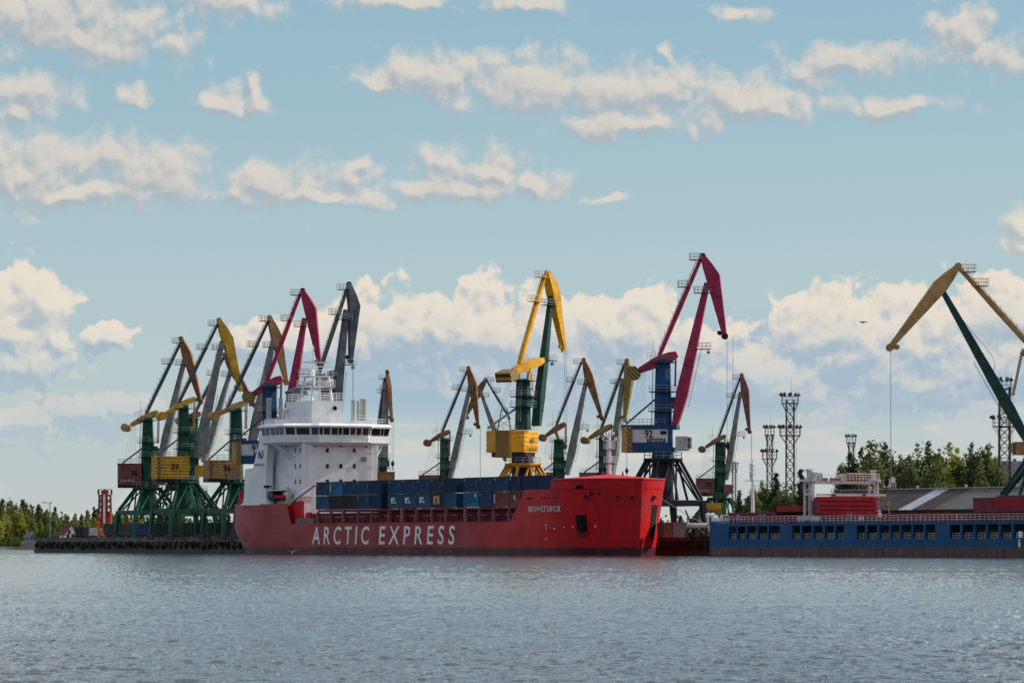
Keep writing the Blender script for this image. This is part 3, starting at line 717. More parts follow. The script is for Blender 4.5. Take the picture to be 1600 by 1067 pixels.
    # --- luffing strut
    if sp.get('strut'):
        a, b = uz(*sp['strut'][0:2]), uz(*sp['strut'][2:4]); mb = new()
        for vv in (-.5, .5): mb.bar((a[0], vv, a[1]), (b[0], vv, b[1]), .18, .18, (0, 1, 0))
        mb.bar((b[0], -.6, b[1]), (b[0], .6, b[1]), .3, .3); mb.build('luffing_strut', sp.get('mstrut', mr), root)
    def side_platform(name, u, z, side, m, parent, L=1.9, vw=.9):
        mb = new(); a, b = (u-L, u+.35) if side < 0 else (u-.35, u+L); mb.box(a, b, -vw, vw, z, z+.12); pf = mb.build(name, m, parent)
        mb = new(); mb.rails([(a, -vw, z+.12), (b, -vw, z+.12)], 1.1, .035, 2, .8); mb.rails([(a, -vw, z+.12), (a, vw, z+.12), (b, vw, z+.12)], 1.1, .035, 2, .8); mb.build('railing', rail_m if m is not C_TAN else m, pf)
    left = -1 if e[0] >= 0 else -1
    # --- tie rod with ladder
    a, b = Vector(uz(*sp['tie'][0:2])), Vector(uz(*sp['tie'][2:4])); mt = sp['mtie']; tw = sp.get('tw', .62)
    mb = new(); mb.spine([tuple(a), tuple(a.lerp(b, .5)), tuple(b)], [tw*.8, tw, tw*.7], [.9, .8, .7]); tie = mb.build('tie_rod', mt, root)
    dd = (b-a).normalized(); nn = Vector((-dd.y, dd.x)); L = (b-a).length
    mb = new(); n = int(L/1.25)
    for i in range(1, n):
        p = a+dd*(L*i/n); q = p+nn*.55; mb.bar((p.x, -.35, p.y), (q.x, -.35, q.y), .05, .05, (0, 1, 0)); mb.bar((q.x, -.35, q.y), (q.x, -.35, q.y+.65), .045, .045, (0, 1, 0)); mb.bar((q.x, -.35, q.y), (q.x, .35, q.y), .05, .05)
    for vv in (-.35, .35): p, q = a+nn*.55+dd*1.0, b+nn*.55-dd*1.0; mb.bar((p.x, vv, p.y), (q.x, vv, q.y), .05, .05, (0, 1, 0))
    mb.build('ladder', sp.get('mlad', mt), tie)
    for t in sp.get('tplat', (.70, .975)):
        p = a.lerp(b, t); side_platform('platform', p.x, p.y-.1, -1, mt, tie)
    # --- jib
    hd, bs = Vector(uz(*sp['jib'][0:2])), Vector(uz(*sp['jib'][2:4])); mj = sp['mjib']; js = sp.get('jw', 1.0)
    mb = new(); ts = (0, .06, .22, .45, .8, 1.0); wid = [x*js for x in (.8, 1.1, 1.7, 1.5, 1.05, .75)]; la = [x*sp.get('jlat', 1.0) for x in (2.2, 2.1, 1.9, 1.6, 1.2, 1.0)]
    mb.spine([tuple(bs.lerp(hd, t)) for t in ts], wid, la); jib = mb.build('jib', mj, root)
    dj = (hd-bs).normalized(); nj = Vector((-dj.y, dj.x)); Lj = (hd-bs).length
    sg = -1
    mb = new(); n = int(Lj*.42/.6)
    for i in range(n):
        t = .14+.42*i/n; p = bs.lerp(hd, t)-nj*(1.0*js+.4); mb.bar((p.x, -.3, p.y), (p.x, .3, p.y), .05, .05)
    for vv in (-.3, .3): p, q = bs.lerp(hd, .14)-nj*(1.0*js+.4), bs.lerp(hd, .56)-nj*(1.0*js+.4); mb.bar((p.x, vv, p.y), (q.x, vv, q.y), .05, .05, (0, 1, 0))
    mb.build('ladder', sp.get('mlad', rail_m), jib)
    # joint lugs, cross ribs and a floodlight give the girder its hardware
    for t in (.12, .3, .42, .58, .72, .88):
        mb = new(); p = bs.lerp(hd, t); k = np.interp(t, ts, wid)*.5+.06; l2 = np.interp(t, ts, la)*.5+.05
        q1, q2 = p+nj*k, p-nj*k; mb.bar((q1.x, 0, q1.y), (q2.x, 0, q2.y), 2*l2, .12, tuple(Vector((dj.x, 0, dj.y)))); mb.build('girder_band', mj, jib)
    for t in sp.get('jplat', (.93,)):
        p = bs.lerp(hd, t); side_platform('platform', p.x-.2, p.y-.1, -1, mj, jib, 1.7)
        side_platform('platform', p.x+.2, p.y-.1, 1, mj, jib, 1.0)
    if sp.get('jside'):
        p = bs.lerp(hd, sp['jside']); side_platform('floodlight_platform', p.x+.7, p.y, 1, mj, jib, 2.6)
        mb = new(); mb.box(p.x+2.7, p.x+3.2, -.3, .3, p.y-.75, p.y-.25); mb.bar((p.x+2.95, 0, p.y-.3), (p.x+2.95, 0, p.y+.1), .08, .08, (1, 0, 0)); mb.build('floodlight', steel, jib)
    # --- nose jib
    t0, tm, t1 = (Vector(uz(*sp['nose'][i:i+2])) for i in (0, 2, 4)); mn = sp['mnose']; ns = sp.get('nw', 1.0)
    mb = new()
    mb.spine([tuple(t0), tuple(t0.lerp(tm, .5)), tuple(tm), tuple(tm.lerp(t1, .5)), tuple(t1)], [x*ns for x in (.75, 1.65, 2.25, 1.5, .7)], [x*sp.get('nlat', 1.0) for x in (1.0, 1.4, 1.5, 1.1, .9)])
    ns_o = mb.build('nose_jib', mn, root)
    dn = (t1-tm).normalized()
    p0 = t0.lerp(tm, .2); pA = tm.lerp(t1, .9); side = Vector((-dn.y, dn.x))
    for t in (.15, .35, .55, .75):
        mb = new(); p = tm.lerp(t1, t); k = (2.25+(.7-2.25)*t)*ns*.5+.03
        q1, q2 = p+side*k, p-side*k; mb.bar((q1.x, 0, q1.y), (q2.x, 0, q2.y), (1.5-.6*t)*sp.get('nlat', 1.0)+.1, .1, tuple(Vector((dn.x, 0, dn.y)))); mb.build('girder_band', mn, ns_o)
    for (c, r) in ((t1+dn*.25, .62), (t1-dn*.5+side*(-.8 if side.x > 0 else .8), .42), (t0, .55)):
        mb = new(); mb.tube((c.x, -.28, c.y), (c.x, .28, c.y), r, 16); mb.tube((c.x, -.36, c.y), (c.x, .36, c.y), r*.3, 8); mb.build('sheave', sp.get('msh', mn), ns_o)
    # --- hoist ropes and hook
    if sp.get('hook'):
        hu, hz = uz(t1 and sp['nose'][4]+(0), sp['hook'])[0], uz(sp['nose'][4], sp['hook'])[1]; ux = t1.x+dn.x*.25+.55*(1 if e[0]*1 > 0 else 1)
        mb = new(); rs = sp.get('ropes', ((-.0, -.25), (-.0, .25)))
        for a_, v_ in rs: mb.tube((ux+a_, v_, t1.y), (ux+a_, v_*.6, hz), .035, 4)
        mb.build('hoist_ropes', rope_m, root)
        mb = new(); mb.spine([(ux, hz+1.2), (ux, hz+.5), (ux, hz-.2)], [.25, .8, .5], [.3, .7, .3]); mb.tube((ux, 0, hz-.2), (ux, 0, hz-.9), .1, 6); mb.tube((ux, 0, hz-.9), (ux+.35, 0, hz-1.1), .1, 6); mb.tube((ux+.35, 0, hz-1.1), (ux+.4, 0, hz-.75), .09, 6, .04); mb.build('hook_block', C_NAVY, root)
    # ropes from the house drum up to the rocker
    mb = new()
    for k in range(5):
        mb.tube((u0+.8+k*.7, -.2, zz1), (m0.x+k*.25, .2, m0.y), .022, 3)
    mb.build('luffing_ropes', rope_m, root)
    # slack loop of cable along the jib
    if sp.get('cable'):
        mb = new(); a_, b_ = bs.lerp(hd, .9), bs.lerp(hd, .46); last = None
        for i in range(17):
            t = i/16; p = a_.lerp(b_, t)+Vector((-2.2*math.sin(math.pi*t**1.4)-.5, -1.2*math.sin(math.pi*t)))
            if last is not None: mb.tube((last.x, 0, last.y), (p.x, 0, p.y), .045, 4)
            last = p
        mb.build('power_cable', rope_m, root)
    # whip aerial and rod on the rocker
    mb = new(); mb.tube((m1.x-.8, 0, m1.y+.3), (m1.x-.8, 0, m1.y+4.2), .04, 4); mb.rails([(m1.x-1.8, -.7, m1.y+.5), (m1.x-.3, -.7, m1.y+.9)], 1.0, .035, 2, .7); mb.build('aerial', rail_m, rk)
    return root
def octa_house(root, T, uz, z0, z1):
    """the yellow crane's many-sided house with its striped counterweight turned to the river"""
    d = 778.0; rx = root.location.x
    def plan(px, dy): return ((px-CX)/F*(d+dy)-rx, dy)
    L = [(760, 2.2), (775, -2.6), (797, -3.0), (819, -1.7), (841, 4.6), (828, 7.0), (778, 7.0)]
    pts = [plan(*p) for p in L]
    mb = MB(); mb.prism([pts[i] for i in (0, 1, 2, 3, 4, 5, 6)], z0, z1); ho = mb.build('machine_house', C_YEL, root)
    mb = MB(); n = 5
    for (i, j) in ((0, 1), (2, 3), (3, 4)):
        a, b = Vector(pts[i]+(0,)), Vector(pts[j]+(0,)); t = (b-a).normalized(); nn = Vector((t.y, -t.x, 0)); a = a+t*.12+nn*.02; b = b-t*.12+nn*.02
        for k in range(n):
            z = z0+(z1-z0)*(k+.6)/n; mb.bar(a+Vector((0, 0, z)), b+Vector((0, 0, z)), .14, .30)
    mb.build('wall_ribs', C_YEL, ho)
    q = [plan(774, -2.75), plan(798, -3.15), plan(798, -1.2), plan(774, -1.0)]
    mb = MB(); mb.prism(q, z0-1.05, z1-.05); cw = mb.build('counterweight', hazard('hazard_yellow', (0.46, 0.24, 0.03), 1.0, 0.0, .52), ho)
    mb = MB(); mb.prism([plan(795.2, -3.2), plan(799.5, -3.24), plan(799.5, -2.6), plan(795.2, -2.6)], z0-1.0, z1); mb.build('corner_panel', C_ORANGE, ho)
    a, b = Vector(pts[3]+(0,)), Vector(pts[4]+(0,)); t = (b-a); nn = Vector((t.y, -t.x, 0)).normalized()*.26
    def on(s, z): p = a+t*s+nn; return (p.x, p.y, z)
    lettering('number', '90', lambda s, q_: on(.36+s*.3, z0+(z1-z0)*(.44+q_*.2)), black_m, ho, bold=.03)
    lettering('words', 'TAKRAF', lambda s, q_: on(.08+s*.8, z0+(z1-z0)*(.09+q_*.15)), black_m, ho, 1.1, .2, .02)
    mb = MB(); mb.prism([plan(768, 1.2), plan(776, -1.8), plan(800, -2.3), plan(822, -.6), plan(836, 4.6), plan(780, 6)], z0-.9, z0-.003); mb.build('slewing_platform', C_NAVY, root)
    mb = MB(); rl = [plan(*p)+(z1+.002,) for p in ((762, 2.1), (776, -2.3), (796, -2.7), (818, -1.5), (838, 4.4))]
    mb.rails(rl, .9, .03, 2, 1.2); mb.build('roof_railing', rail_m, ho)
    mb = MB(); c = plan(788, 1.5)
    for s in (-1, 1):
        for s2 in (-1, 1): mb.bar((c[0]+s*1.3, c[1]+s2*1.2, z1), (c[0]+s*.5, c[1]+s2*.5, z1+4.2), .14, .14)
    for k in range(3): mb.bar((c[0]-1.1+.2*k, c[1]-1, z1+1.3*k+.8), (c[0]+.9-.15*k, c[1]-.9, z1+1.3*k+1.9), .09, .09); mb.bar((c[0]+1.1-.2*k, c[1]-1, z1+1.3*k+.8), (c[0]-.9+.15*k, c[1]-.9, z1+1.3*k+1.9), .09, .09)
    mb.build('a_frame', C_DGREEN, ho)
CR = [
 dict(label='leftmost portal crane with a rose brown house numbered 76, green column and brown nose jib', d=935, psi=-12, cx=231, column=(224,238,652,221,242), col=C_GREEN, portal=C_GREEN, house=(188,224,725,757), mhouse=C_ROSE, num='76', words=1,
      rocker=(197,668,248,643), mrock=C_TAN, tie=(226,652,284,532), mtie=C_STEEL, jib=(289,558,251,722), mjib=C_GREY, nose=(283,529,293,556,313,626), mnose=C_BROWN, strut=(248,646,247,690), mstrut=C_BROWN, ring=761, beam=801, cab=(243,262,743,757)),
 dict(label='portal crane with a yellow house numbered 59 and black hazard stripes on a green portal', d=905, psi=22, cx=287, column=(280,294,633,278,298), col=C_GREEN, portal=C_GREEN, house=(241,291,714,748), mhouse=C_GOLD, num='59', stripes=(0.40,0.22,0.03),
      rocker=(252,650,304,622), mrock=C_GOLD, tie=(274,640,341,505), mtie=C_STEEL, jib=(347,533,309,715), mjib=C_GREY, jw=1.15, nose=(342,500,355,530,375,606), mnose=C_GOLD, nw=1.1, strut=(304,624,303,668), ring=752, beam=798, cab=(304,319,727,744), mcab=C_GOLD),
 dict(label='portal crane with rose brown nose and rocker, standing behind the crane numbered 59', d=1020, psi=-12, cx=302, column=(296,309,650,295,312), col=C_GREEN, portal=C_GREEN, house=(262,297,736,762), mhouse=C_ROSE,
      rocker=(281,658,314,645), mrock=C_ROSE, tie=(300,655,351,556), mtie=C_STEEL, jib=(361,577,318,722), mjib=C_GREY, nose=(351,554,366,580,397,632), mnose=C_ROSE, ring=766, beam=803),
 dict(label='portal crane with a tan house numbered 36 and a tan brown nose jib', d=885, psi=22, cx=369, column=(361,377,637,359,380), col=C_DGREEN, portal=C_GREEN, house=(322,372,720,748), mhouse=C_TAN, num='36', stripes=(0.30,0.18,0.07), plate=1,
      rocker=(334,650,387,627), mrock=C_TAN, tie=(353,642,421,498), mtie=C_STEEL, jib=(427,530,391,705), mjib=C_GREY, jw=1.1, nose=(421,496,432,527,447,596), mnose=C_TAN, strut=(385,630,384,668), mstrut=C_BROWN, ring=753, beam=798),
 dict(label='portal crane with crimson jib, blue column and white house numbered 91 behind the ship stern', d=862, psi=-10, cx=421, column=(412,432,600,410,434), col=C_BLUE, portal=C_NAVY, house=(366,428,688,718), mhouse=C_WHITE, num='91', type92=1,
      rocker=(389,620,441,590), mrock=C_CRIM, rth=1.35, cwt='drum', cwr=1.25, mcw='hz', tie=(415,602,470,457), mtie=C_CRIM, tw=.8, jib=(476,497,446,680), mjib=C_CRIM, jw=1.2, nose=(473,454,485,483,499,568), mnose=C_CRIM, nw=1.1, strut=(440,594,438,640), ring=740, beam=790, jside=.52, msh=C_NAVY),
 dict(label='grey portal crane rising behind the white bridge of the red ship', d=850, psi=28, cx=508, column=(500,514,602,498,516), col=C_DGREY, portal=C_NAVY, house=(462,506,690,722), mhouse=C_DGREY,
      rocker=(463,614,526,580), mrock=C_DGREY, cwt='box', mcw=C_DGREY, cwbox=(3.4,2.3,2.8), rth=1.2, tie=(496,590,543,449), mtie=C_DGREY, tw=.7, jib=(541,484,517,700), mjib=C_DGREY, jw=1.2, nose=(545,444,553,478,548,562), mnose=C_DGREY, nw=1.05, ring=742, beam=790, jside=.6, hook=645, msh=C_NAVY),
 dict(label='distant portal crane seen end on with a rust brown nose, right of the ship bridge', d=1020, psi=-62, cx=598, column=(592,602,690,591,604), col=C_STEEL, portal=C_NAVY, house=(590,605,738,760), mhouse=C_BROWN,
      rocker=(588,690,601,672), mrock=C_BROWN, rth=.8, tie=(592,668,602,590), mtie=C_STEEL, jib=(604,598,597,742), mjib=C_GREY, nose=(605,581,607.5,606,612,654), mnose=C_BROWN, nw=.5, nlat=.7, ring=768, beam=805, hook=727),
 dict(label='far portal crane with brown nose and faded green column, left of the yellow crane', d=1090, psi=-12, cx=694.5, column=(688,701,684,687,702), col=C_OLIVE, portal=C_OLIVE, house=(657,688,743,768), mhouse=C_BROWN,
      rocker=(668,692,703,673), mrock=C_BROWN, rth=.95, tie=(689,680,731,577), mtie=C_STEEL, jib=(735,600,703,750), mjib=C_GREY, nose=(732,575,738.5,600,747,665), mnose=C_BROWN, strut=(703,675,702,712), ring=774, beam=806, hook=760, jside=.48),
 dict(label='far portal crane with its brown nose pointing left, half hidden behind the yellow crane', d=1180, psi=172, cx=806, column=(800,811,690,799,812), col=C_STEEL, portal=C_NAVY, house=(838,811,746,768), mhouse=C_BROWN,
      rocker=(824,688,800,672), mrock=C_BROWN, tie=(797,655,760,594), mtie=C_DGREEN, jib=(751,612,790,720), mjib=C_GREY, nose=(759,593,747.5,612,726,653), mnose=C_BROWN, ring=778, beam=808),
 dict(label='bright yellow portal crane with dark green jib standing behind the middle of the ship', d=778, psi=55, cx=817, column=(807,828,592,806,830), col=C_DGREEN, portal=C_ORANGE, drum=C_NAVY, house=(760,841,672,706), mhouse=C_YEL, octa=octa_house,
      rocker=(792,587,843,562), mrock=C_YEL, rth=1.1, rlat=3.0, cwt='box', mcw='hz', cwbox=(2.6,1.9,3.6), tie=(812,568,851,430), mtie=C_YEL, tw=.75, jib=(861,463,838,665), mjib=C_DGREEN, jw=.88, jlat=.85, nose=(855,426,864,456,880,543), mnose=C_YEL, nw=1.05, nlat=1.2, strut=(826,570,829,608), ring=724, beam=786, hook=700, jside=.50, ropes=((-.6,-.3),(.9,.3)), msh=C_YEL),
 dict(label='far portal crane with brown nose and green column, between the yellow crane and the foremast', d=1060, psi=-12, cx=873, column=(866,880,686,864,883), col=C_GREEN, portal=C_GREEN, house=(843,866,739,766), mhouse=C_BROWN,
      rocker=(848,684,884,661), mrock=C_BROWN, rth=1.0, tie=(868,668,909,565), mtie=C_STEEL, jib=(917,589,886,742), mjib=C_GREY, jw=1.1, nose=(912,562,920,588,940,652), mnose=C_BROWN, strut=(884,663,884,700), ring=772, beam=805, jside=.47),
 dict(label='far portal crane with ochre nose and slate green column, left of crane numbered 92', d=1060, psi=-25, cx=942.5, column=(936,949,682,935,950), col=C_BLUEG, portal=C_BLUEG, house=(910,936,739,766), mhouse=C_BROWN,
      rocker=(915,688,957,664), mrock=C_OLIVEY, rth=1.0, tie=(938,674,977,566), mtie=C_STEEL, jib=(973,591,956,742), mjib=C_GREY, jw=1.1, nose=(980,563,983,588,976.5,655), mnose=C_OLIVEY, nw=1.1, strut=(957,666,956,700), ring=772, beam=805, hook=738),
 dict(label='tall crimson portal crane with blue column and white house numbered 92 behind the red bow', d=733, psi=-10, cx=1036, column=(1025,1047,560,1023,1051), col=C_BLUE, portal=C_NAVY, house=(974,1046,664,699), mhouse=C_WHITE, num='92', type92=1,
      rocker=(990,583,1058,553), mrock=C_CRIM, rth=1.4, cwt='drum', cwr=1.25, mcw='hz', tie=(1030,556,1096,402), mtie=C_CRIM, tw=.8, jib=(1105,442,1055,664), mjib=C_CRIM, jw=1.2, nose=(1098,400,1114,432,1132,523), mnose=C_CRIM, nw=1.12, strut=(1056,556,1055,602), ring=716, beam=786, cab=(1058,1081,682,703), mcab=paint('cab_grey',(0.36,0.39,0.40),.5), hook=700, jside=.53, ropes=((-.1,-.3),(.9,.3)), msh=C_NAVY),
 dict(label='far portal crane with rose brown house numbered 77 and brown nose above the blue ship', d=1140, psi=-12, cx=1125, column=(1118,1132,690,1117,1134), col=C_GREEN, portal=C_GREEN, house=(1089,1118,748,771), mhouse=C_ROSE, num='77', words=1,
      rocker=(1097,702,1134,680), mrock=C_BROWN, rth=.95, tie=(1120,692,1157,589), mtie=C_STEEL, jib=(1157,612,1135,750), mjib=C_GREY, nose=(1159,586,1164,609,1171,673), mnose=C_ROSE, strut=(1133,682,1133,716), ring=777, beam=808, cab=(1133,1146,757,771), hook=745, jside=.5),
 dict(label='portal crane at the right edge with dark green jib and tan nose reaching left', d=640, psi=187, cx=1634, column=(1644,1626,560,1646,1622), col=C_DGREEN, portal=C_DGREEN, house=(1690,1640,690,722), mhouse=C_TAN,
      rocker=(1676,590,1597,548), mrock=C_TAN, rth=1.1, tie=(1620,553,1500,420), mtie=C_TAN, tw=.75, jib=(1474,457,1606,690), mjib=C_DGREEN, jw=.86, nose=(1497,416,1469,447,1392,541), mnose=C_TAN, nw=1.0, strut=(1597,550,1583,616), ring=716, beam=779, cab=(1602,1584,690,709), mcab=C_TAN, hook=757, cable=1, jplat=(), tplat=(.80,.965), hp=5.0, ropes=((-.75,-.2),(-.65,.2))),
]
for sp in CR:
    if sp.get('mcw') == 'hz':
        ps = R(sp['psi']); sp['mcw'] = hazard('hazard_cw%d' % sp['cx'], (0.42, 0.25, 0.05) if sp['col'] is C_BLUE else (0.46, 0.26, 0.03), math.cos(ps), math.sin(ps), .8)
    crane(sp)
# ------------------------------------------------------------------ red cargo ship (local x = stern to bow, y = away from the camera side, z up)
SC = Vector((-48.4, 830.3, 0)); SANG = math.atan2(AY, AX); B = 10.0
ship = tag(empty('cargo_ship', SC, SANG), 'long red cargo ship with white bridge block and white lettering on its side', 'cargo ship')
def ship_px(s, y, z):
    x = SC.x+AX*s+NXX*y; d = SC.y+AY*s+NYY*y
    return CX+F*x/d, HY-F*(z-H)/d, d
def s_at(px, y=-B):
    lo, hi = -30.0, 150.0
    for _ in range(50):
        m = (lo+hi)/2
        if ship_px(m, y, 0)[0] < px: lo = m
        else: hi = m
    return (lo+hi)/2
def z_at(py, s, y=-B): return H+(HY-py)/F*ship_px(s, y, 0)[2]
def bow_params(z):
    t = min(1, max(0, z/13.0)); return 119+7*t, 146.4+1.0*t, 4.2+0.3*t, 1.08+0.14*t
def stern_start(z): return 0.0 if z > 4.6 else (4.6-z)*1.75
def hb(s, z):
    """half breadth of the hull"""
    s0, L, p, q = bow_params(z)
    if s <= s0: b = B
    else:
        xi = min(1, (s-s0)/(L-s0)); b = B*(1-xi**p)**(1/q)
    if z > 11.55: b = min(b+0.12, B+.1) if s < L-.6 else b+.12*max(0, (L-s)/.6)
    if s < 14: b -= max(0, (14-s)/14)**2*1.2*(1.0 if z > 3 else 1.3)
    return b
def s_hull(px, z):
    """station on the near side of the hull seen at a photo column"""
    best = None
    for i in range(1480):
        s = i*0.1
        if s > bow_params(z)[1]: break
        e = ship_px(s, -hb(s, z), z)[0]
        if best is None or abs(e-px) < best[0]: best = (abs(e-px), s)
        if e > px+3: break
    return best[1]
ZD, ZS, ZF, ZT = 5.95, 10.0, 11.55, 13.25            # main deck, stern deck, forecastle shelf, bow rim
S_F0, S_F1, S_F2 = s_hull(797, ZD), s_hull(820, ZF), s_hull(859, 12.5)
S_ST0, S_ST1 = s_at(448), s_at(455)
def ztop(s):
    if s <= S_ST0: return ZS
    if s <= S_ST1: return ZS+(ZD-ZS)*(s-S_ST0)/(S_ST1-S_ST0)
    if s <= S_F0: return ZD
    if s <= S_F1: return ZD+(ZF-ZD)*(s-S_F0)/(S_F1-S_F0)
    if s <= S_F2: return ZF
    if s <= S_F2+1.0: return ZF+(ZT-ZF)*(s-S_F2)
    return ZT
def hull_material():
    m, nt, b = base_mat('ship_hull_red'); tc = nt.nodes.new('ShaderNodeTexCoord'); o = tc.outputs['Object']
    sp = nt.nodes.new('ShaderNodeSeparateXYZ'); nt.links.new(o, sp.inputs[0]); x, z = sp.outputs[0], sp.outputs[2]
    n1 = NOISE(nt, VM(nt, 'MULTIPLY', o, (.10, .10, .22)), 1.0, 6, 0.6)
    fade = MIX(nt, MR(nt, x, 98, 122), (0.275, 0.027, 0.036), (0.47, 0.008, 0.014))          # faded midship paint, fresher on the bow
    c = MIX(nt, MR(nt, n1, .35, .7), fade, MIX(nt, .5, fade, (0.19, 0.02, 0.028)))
    st = NOISE(nt, VM(nt, 'MULTIPLY', o, (1.6, 1.6, 0.10)), 1.0, 5, 0.65)
    c = MIX(nt, M(nt, 'MULTIPLY', MR(nt, st, .48, .68), .55), c, (0.12, 0.022, 0.024))
    st2 = NOISE(nt, VM(nt, 'MULTIPLY', o, (.22, .22, 2.4)), 1.0, 5, 0.7)
    sc = M(nt, 'MULTIPLY', MR(nt, st2, .60, .74), MR(nt, x, 112, 95))
    c = MIX(nt, M(nt, 'MULTIPLY', sc, .45), c, (0.36, 0.10, 0.10))
    # welded plate seams
    fx = M(nt, 'ABSOLUTE', M(nt, 'SUBTRACT', M(nt, 'FRACT', M(nt, 'DIVIDE', x, 8.4)), .5)); fz = M(nt, 'ABSOLUTE', M(nt, 'SUBTRACT', M(nt, 'FRACT', M(nt, 'DIVIDE', z, 2.15)), .5))
    seam = M(nt, 'MAXIMUM', M(nt, 'GREATER_THAN', fx, .4945), M(nt, 'GREATER_THAN', fz, .483))
    c = MIX(nt, M(nt, 'MULTIPLY', seam, .6), c, (0.09, 0.015, 0.02))
    wl = M(nt, 'ADD', z, M(nt, 'MULTIPLY', M(nt, 'SUBTRACT', NOISE(nt, VM(nt, 'MULTIPLY', o, (.3, .3, .3)), 1.0, 5, .7), .5), M(nt, 'ADD', .1, MR(nt, x, 128, 140, 0, 1.4))))
    boot = MIX(nt, MR(nt, NOISE(nt, VM(nt, 'MULTIPLY', o, (.5, .5, .12)), 1.0, 5, .65), .35, .7), (0.055, 0.014, 0.020), (0.085, 0.02, 0.028))
    c = MIX(nt, M(nt, 'LESS_THAN', wl, 1.5), c, boot)
    nt.links.new(c, b.inputs['Base Color']); b.inputs['Roughness'].default_value = 0.42; b.inputs['Specular IOR Level'].default_value = 0.12
    nt.links.new(MR(nt, n1, .3, .7, .34, .5), b.inputs['Roughness'])
    bp = nt.nodes.new('ShaderNodeBump'); bp.inputs['Strength'].default_value = .35; bp.inputs['Distance'].default_value = .12
    nt.links.new(NOISE(nt, VM(nt, 'MULTIPLY', o, (.16, .16, .7)), 1.0, 3, .5), bp.inputs['Height']); nt.links.new(bp.outputs[0], b.inputs['Normal'])
    return m
hull_m = hull_material()
deckred = paint('ship_deck_red', (0.16, 0.018, 0.026), 0.55, 0.25, 0.15, 0.6)
brightred = paint('ship_bright_red', (0.42, 0.014, 0.022), 0.45, 0.15, 0.03, 0.5)
postpink = paint('ship_post_red', (0.30, 0.085, 0.10), 0.5, 0.2, 0.1, 0.8)
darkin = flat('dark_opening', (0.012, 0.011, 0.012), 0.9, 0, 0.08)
def build_hull():
    base = sorted(set([round(x, 3) for x in list(np.linspace(0, 108, 55))+[S_ST0, S_ST1, S_F0, S_F1, S_F2, S_F2+1]+list(np.linspace(108, 122, 15))]))
    fore = [x for x in base if x > 108]; mb = MB(); nz = 17
    top_x = [('s', x) for x in base if x <= 108]
    xi = sorted(set(list(np.sin(np.linspace(0, math.pi/2, 34)))))
    # forward of s=108 a station is a blend between a straight station and the rounded stem
    cols = []
    for x in base:
        if x <= 108: cols.append(lambda z, x=x: x)
    Sx = [x for x in np.concatenate([np.linspace(108, 140, 40), [S_F0, S_F1, S_F2, S_F2+1.0]]) if x > 108]
    zl = [-1.5, 0, .8, 1.5, 2.5, 3.5, 4.5, 5.5]
    tt = [0, .12, .2, .28, .36, .45, .54, .63, .72, .81, .9, .955, .985, 1.0]
    stations = sorted(set([x for x in base if x <= 108]+[round(float(x), 3) for x in Sx]))
    ends = 1-np.linspace(1, 0, 22)[1:]**2.2                        # from s=140 to the stem, crowding at the stem
    rows = []
    for s in stations: rows.append((s, 0.0))
    for e in ends: rows.append((140.0, float(e)))
    grid = []
    for s, e in rows:
        col = []; zt = ztop(s)
        zz = [-1.5, 0, .8, 1.5, 2.4, 3.3, 4.2, 5.1]+[5.1+(zt-5.1)*t for t in (.25, .5, .75)]
        if zt > ZF+.05: zz = zz[:8]+[6.6, 8.2, 9.8, ZF-.02, ZF+.02, ZT]
        else: zz = zz+[zt-.03, zt-.015, zt]
        for z in zz:
            L = bow_params(z)[1]; ss = s if e == 0 else s+(L-s)*e
            ss = max(ss, stern_start(z)+s*(1-stern_start(z)/12) if s < 12 else ss)
            col.append((ss, hb(ss, z), z))
        grid.append(col)
    n = len(grid); k = len(grid[0])
    for sg in (-1, 1):
        mb.add([(a, sg*b, z) for c in grid for a, b, z in c], [(i*k+j, (i+1)*k+j, (i+1)*k+j+1, i*k+j+1) for i in range(n-1) for j in range(k-1)])
    # transom
    c = grid[0]; mb.add([(a, -b, z) for a, b, z in c]+[(a, b, z) for a, b, z in c], [(j, j+1, k+j+1, k+j) for j in range(k-1)])
    h = mb.build('hull', hull_m, ship, smooth=True)
    try:
        h.data.set_sharp_from_angle(angle=R(28))
    except Exception: pass
    # decks and bulkheads
    mb = MB(); mb.prism([(0.3, -B+1.5), (13, -B+.15), (S_ST0-.3, -B+.15), (S_ST0-.3, B-.15), (13, B-.15), (.3, B-1.5)], ZS-.5, ZS-.3); mb.build('stern_deck', deckred, ship)
    mb = MB(); mb.box(S_ST0-.32, S_ST0, -B+.12, B-.12, 4.5, ZS-.02); mb.build('stern_bulkhead', brightred, ship)
    mb = MB(); mb.box(S_ST0, S_F1-1, -B+.2, B-.2, 5.0, 5.6); mb.build('main_deck', deckred, ship)
    pts = [(s, -hb(s, ZF)+.15) for s in np.linspace(S_F2+.6, 147, 24)]; pts = [p for p in pts if p[1] < -.4]
    mb = MB(); mb.prism(pts+[(a, -b) for a, b in reversed(pts)], ZF-.6, ZF-.3); mb.build('forecastle_deck', brightred, ship)
    mb = MB(); mb.box(S_F2+.5, S_F2+.9, -hb(S_F2, ZF)+.3, hb(S_F2, ZF)-.3, 5.6, ZT-.05); mb.build('forecastle_bulkhead', brightred, ship)
    # whaleback roof rising from the rim to a ridge round the foremast
    rim = []
    for s in np.concatenate([np.linspace(S_F2+1.0, 141, 12), 141+6.55*np.sin(np.linspace(.15, math.pi/2, 12))]): rim.append((s, -hb(s, ZT)+.05, ZT-.02))
    rim2 = [(a, -b, c) for a, b, c in reversed(rim[:-1])]; rim = rim+rim2
    apex = [(136.2, 0.0, 14.2)]; inner = [(136.2+(a-136.2)*.42, b*.42, 13.8) for a, b, c in rim]
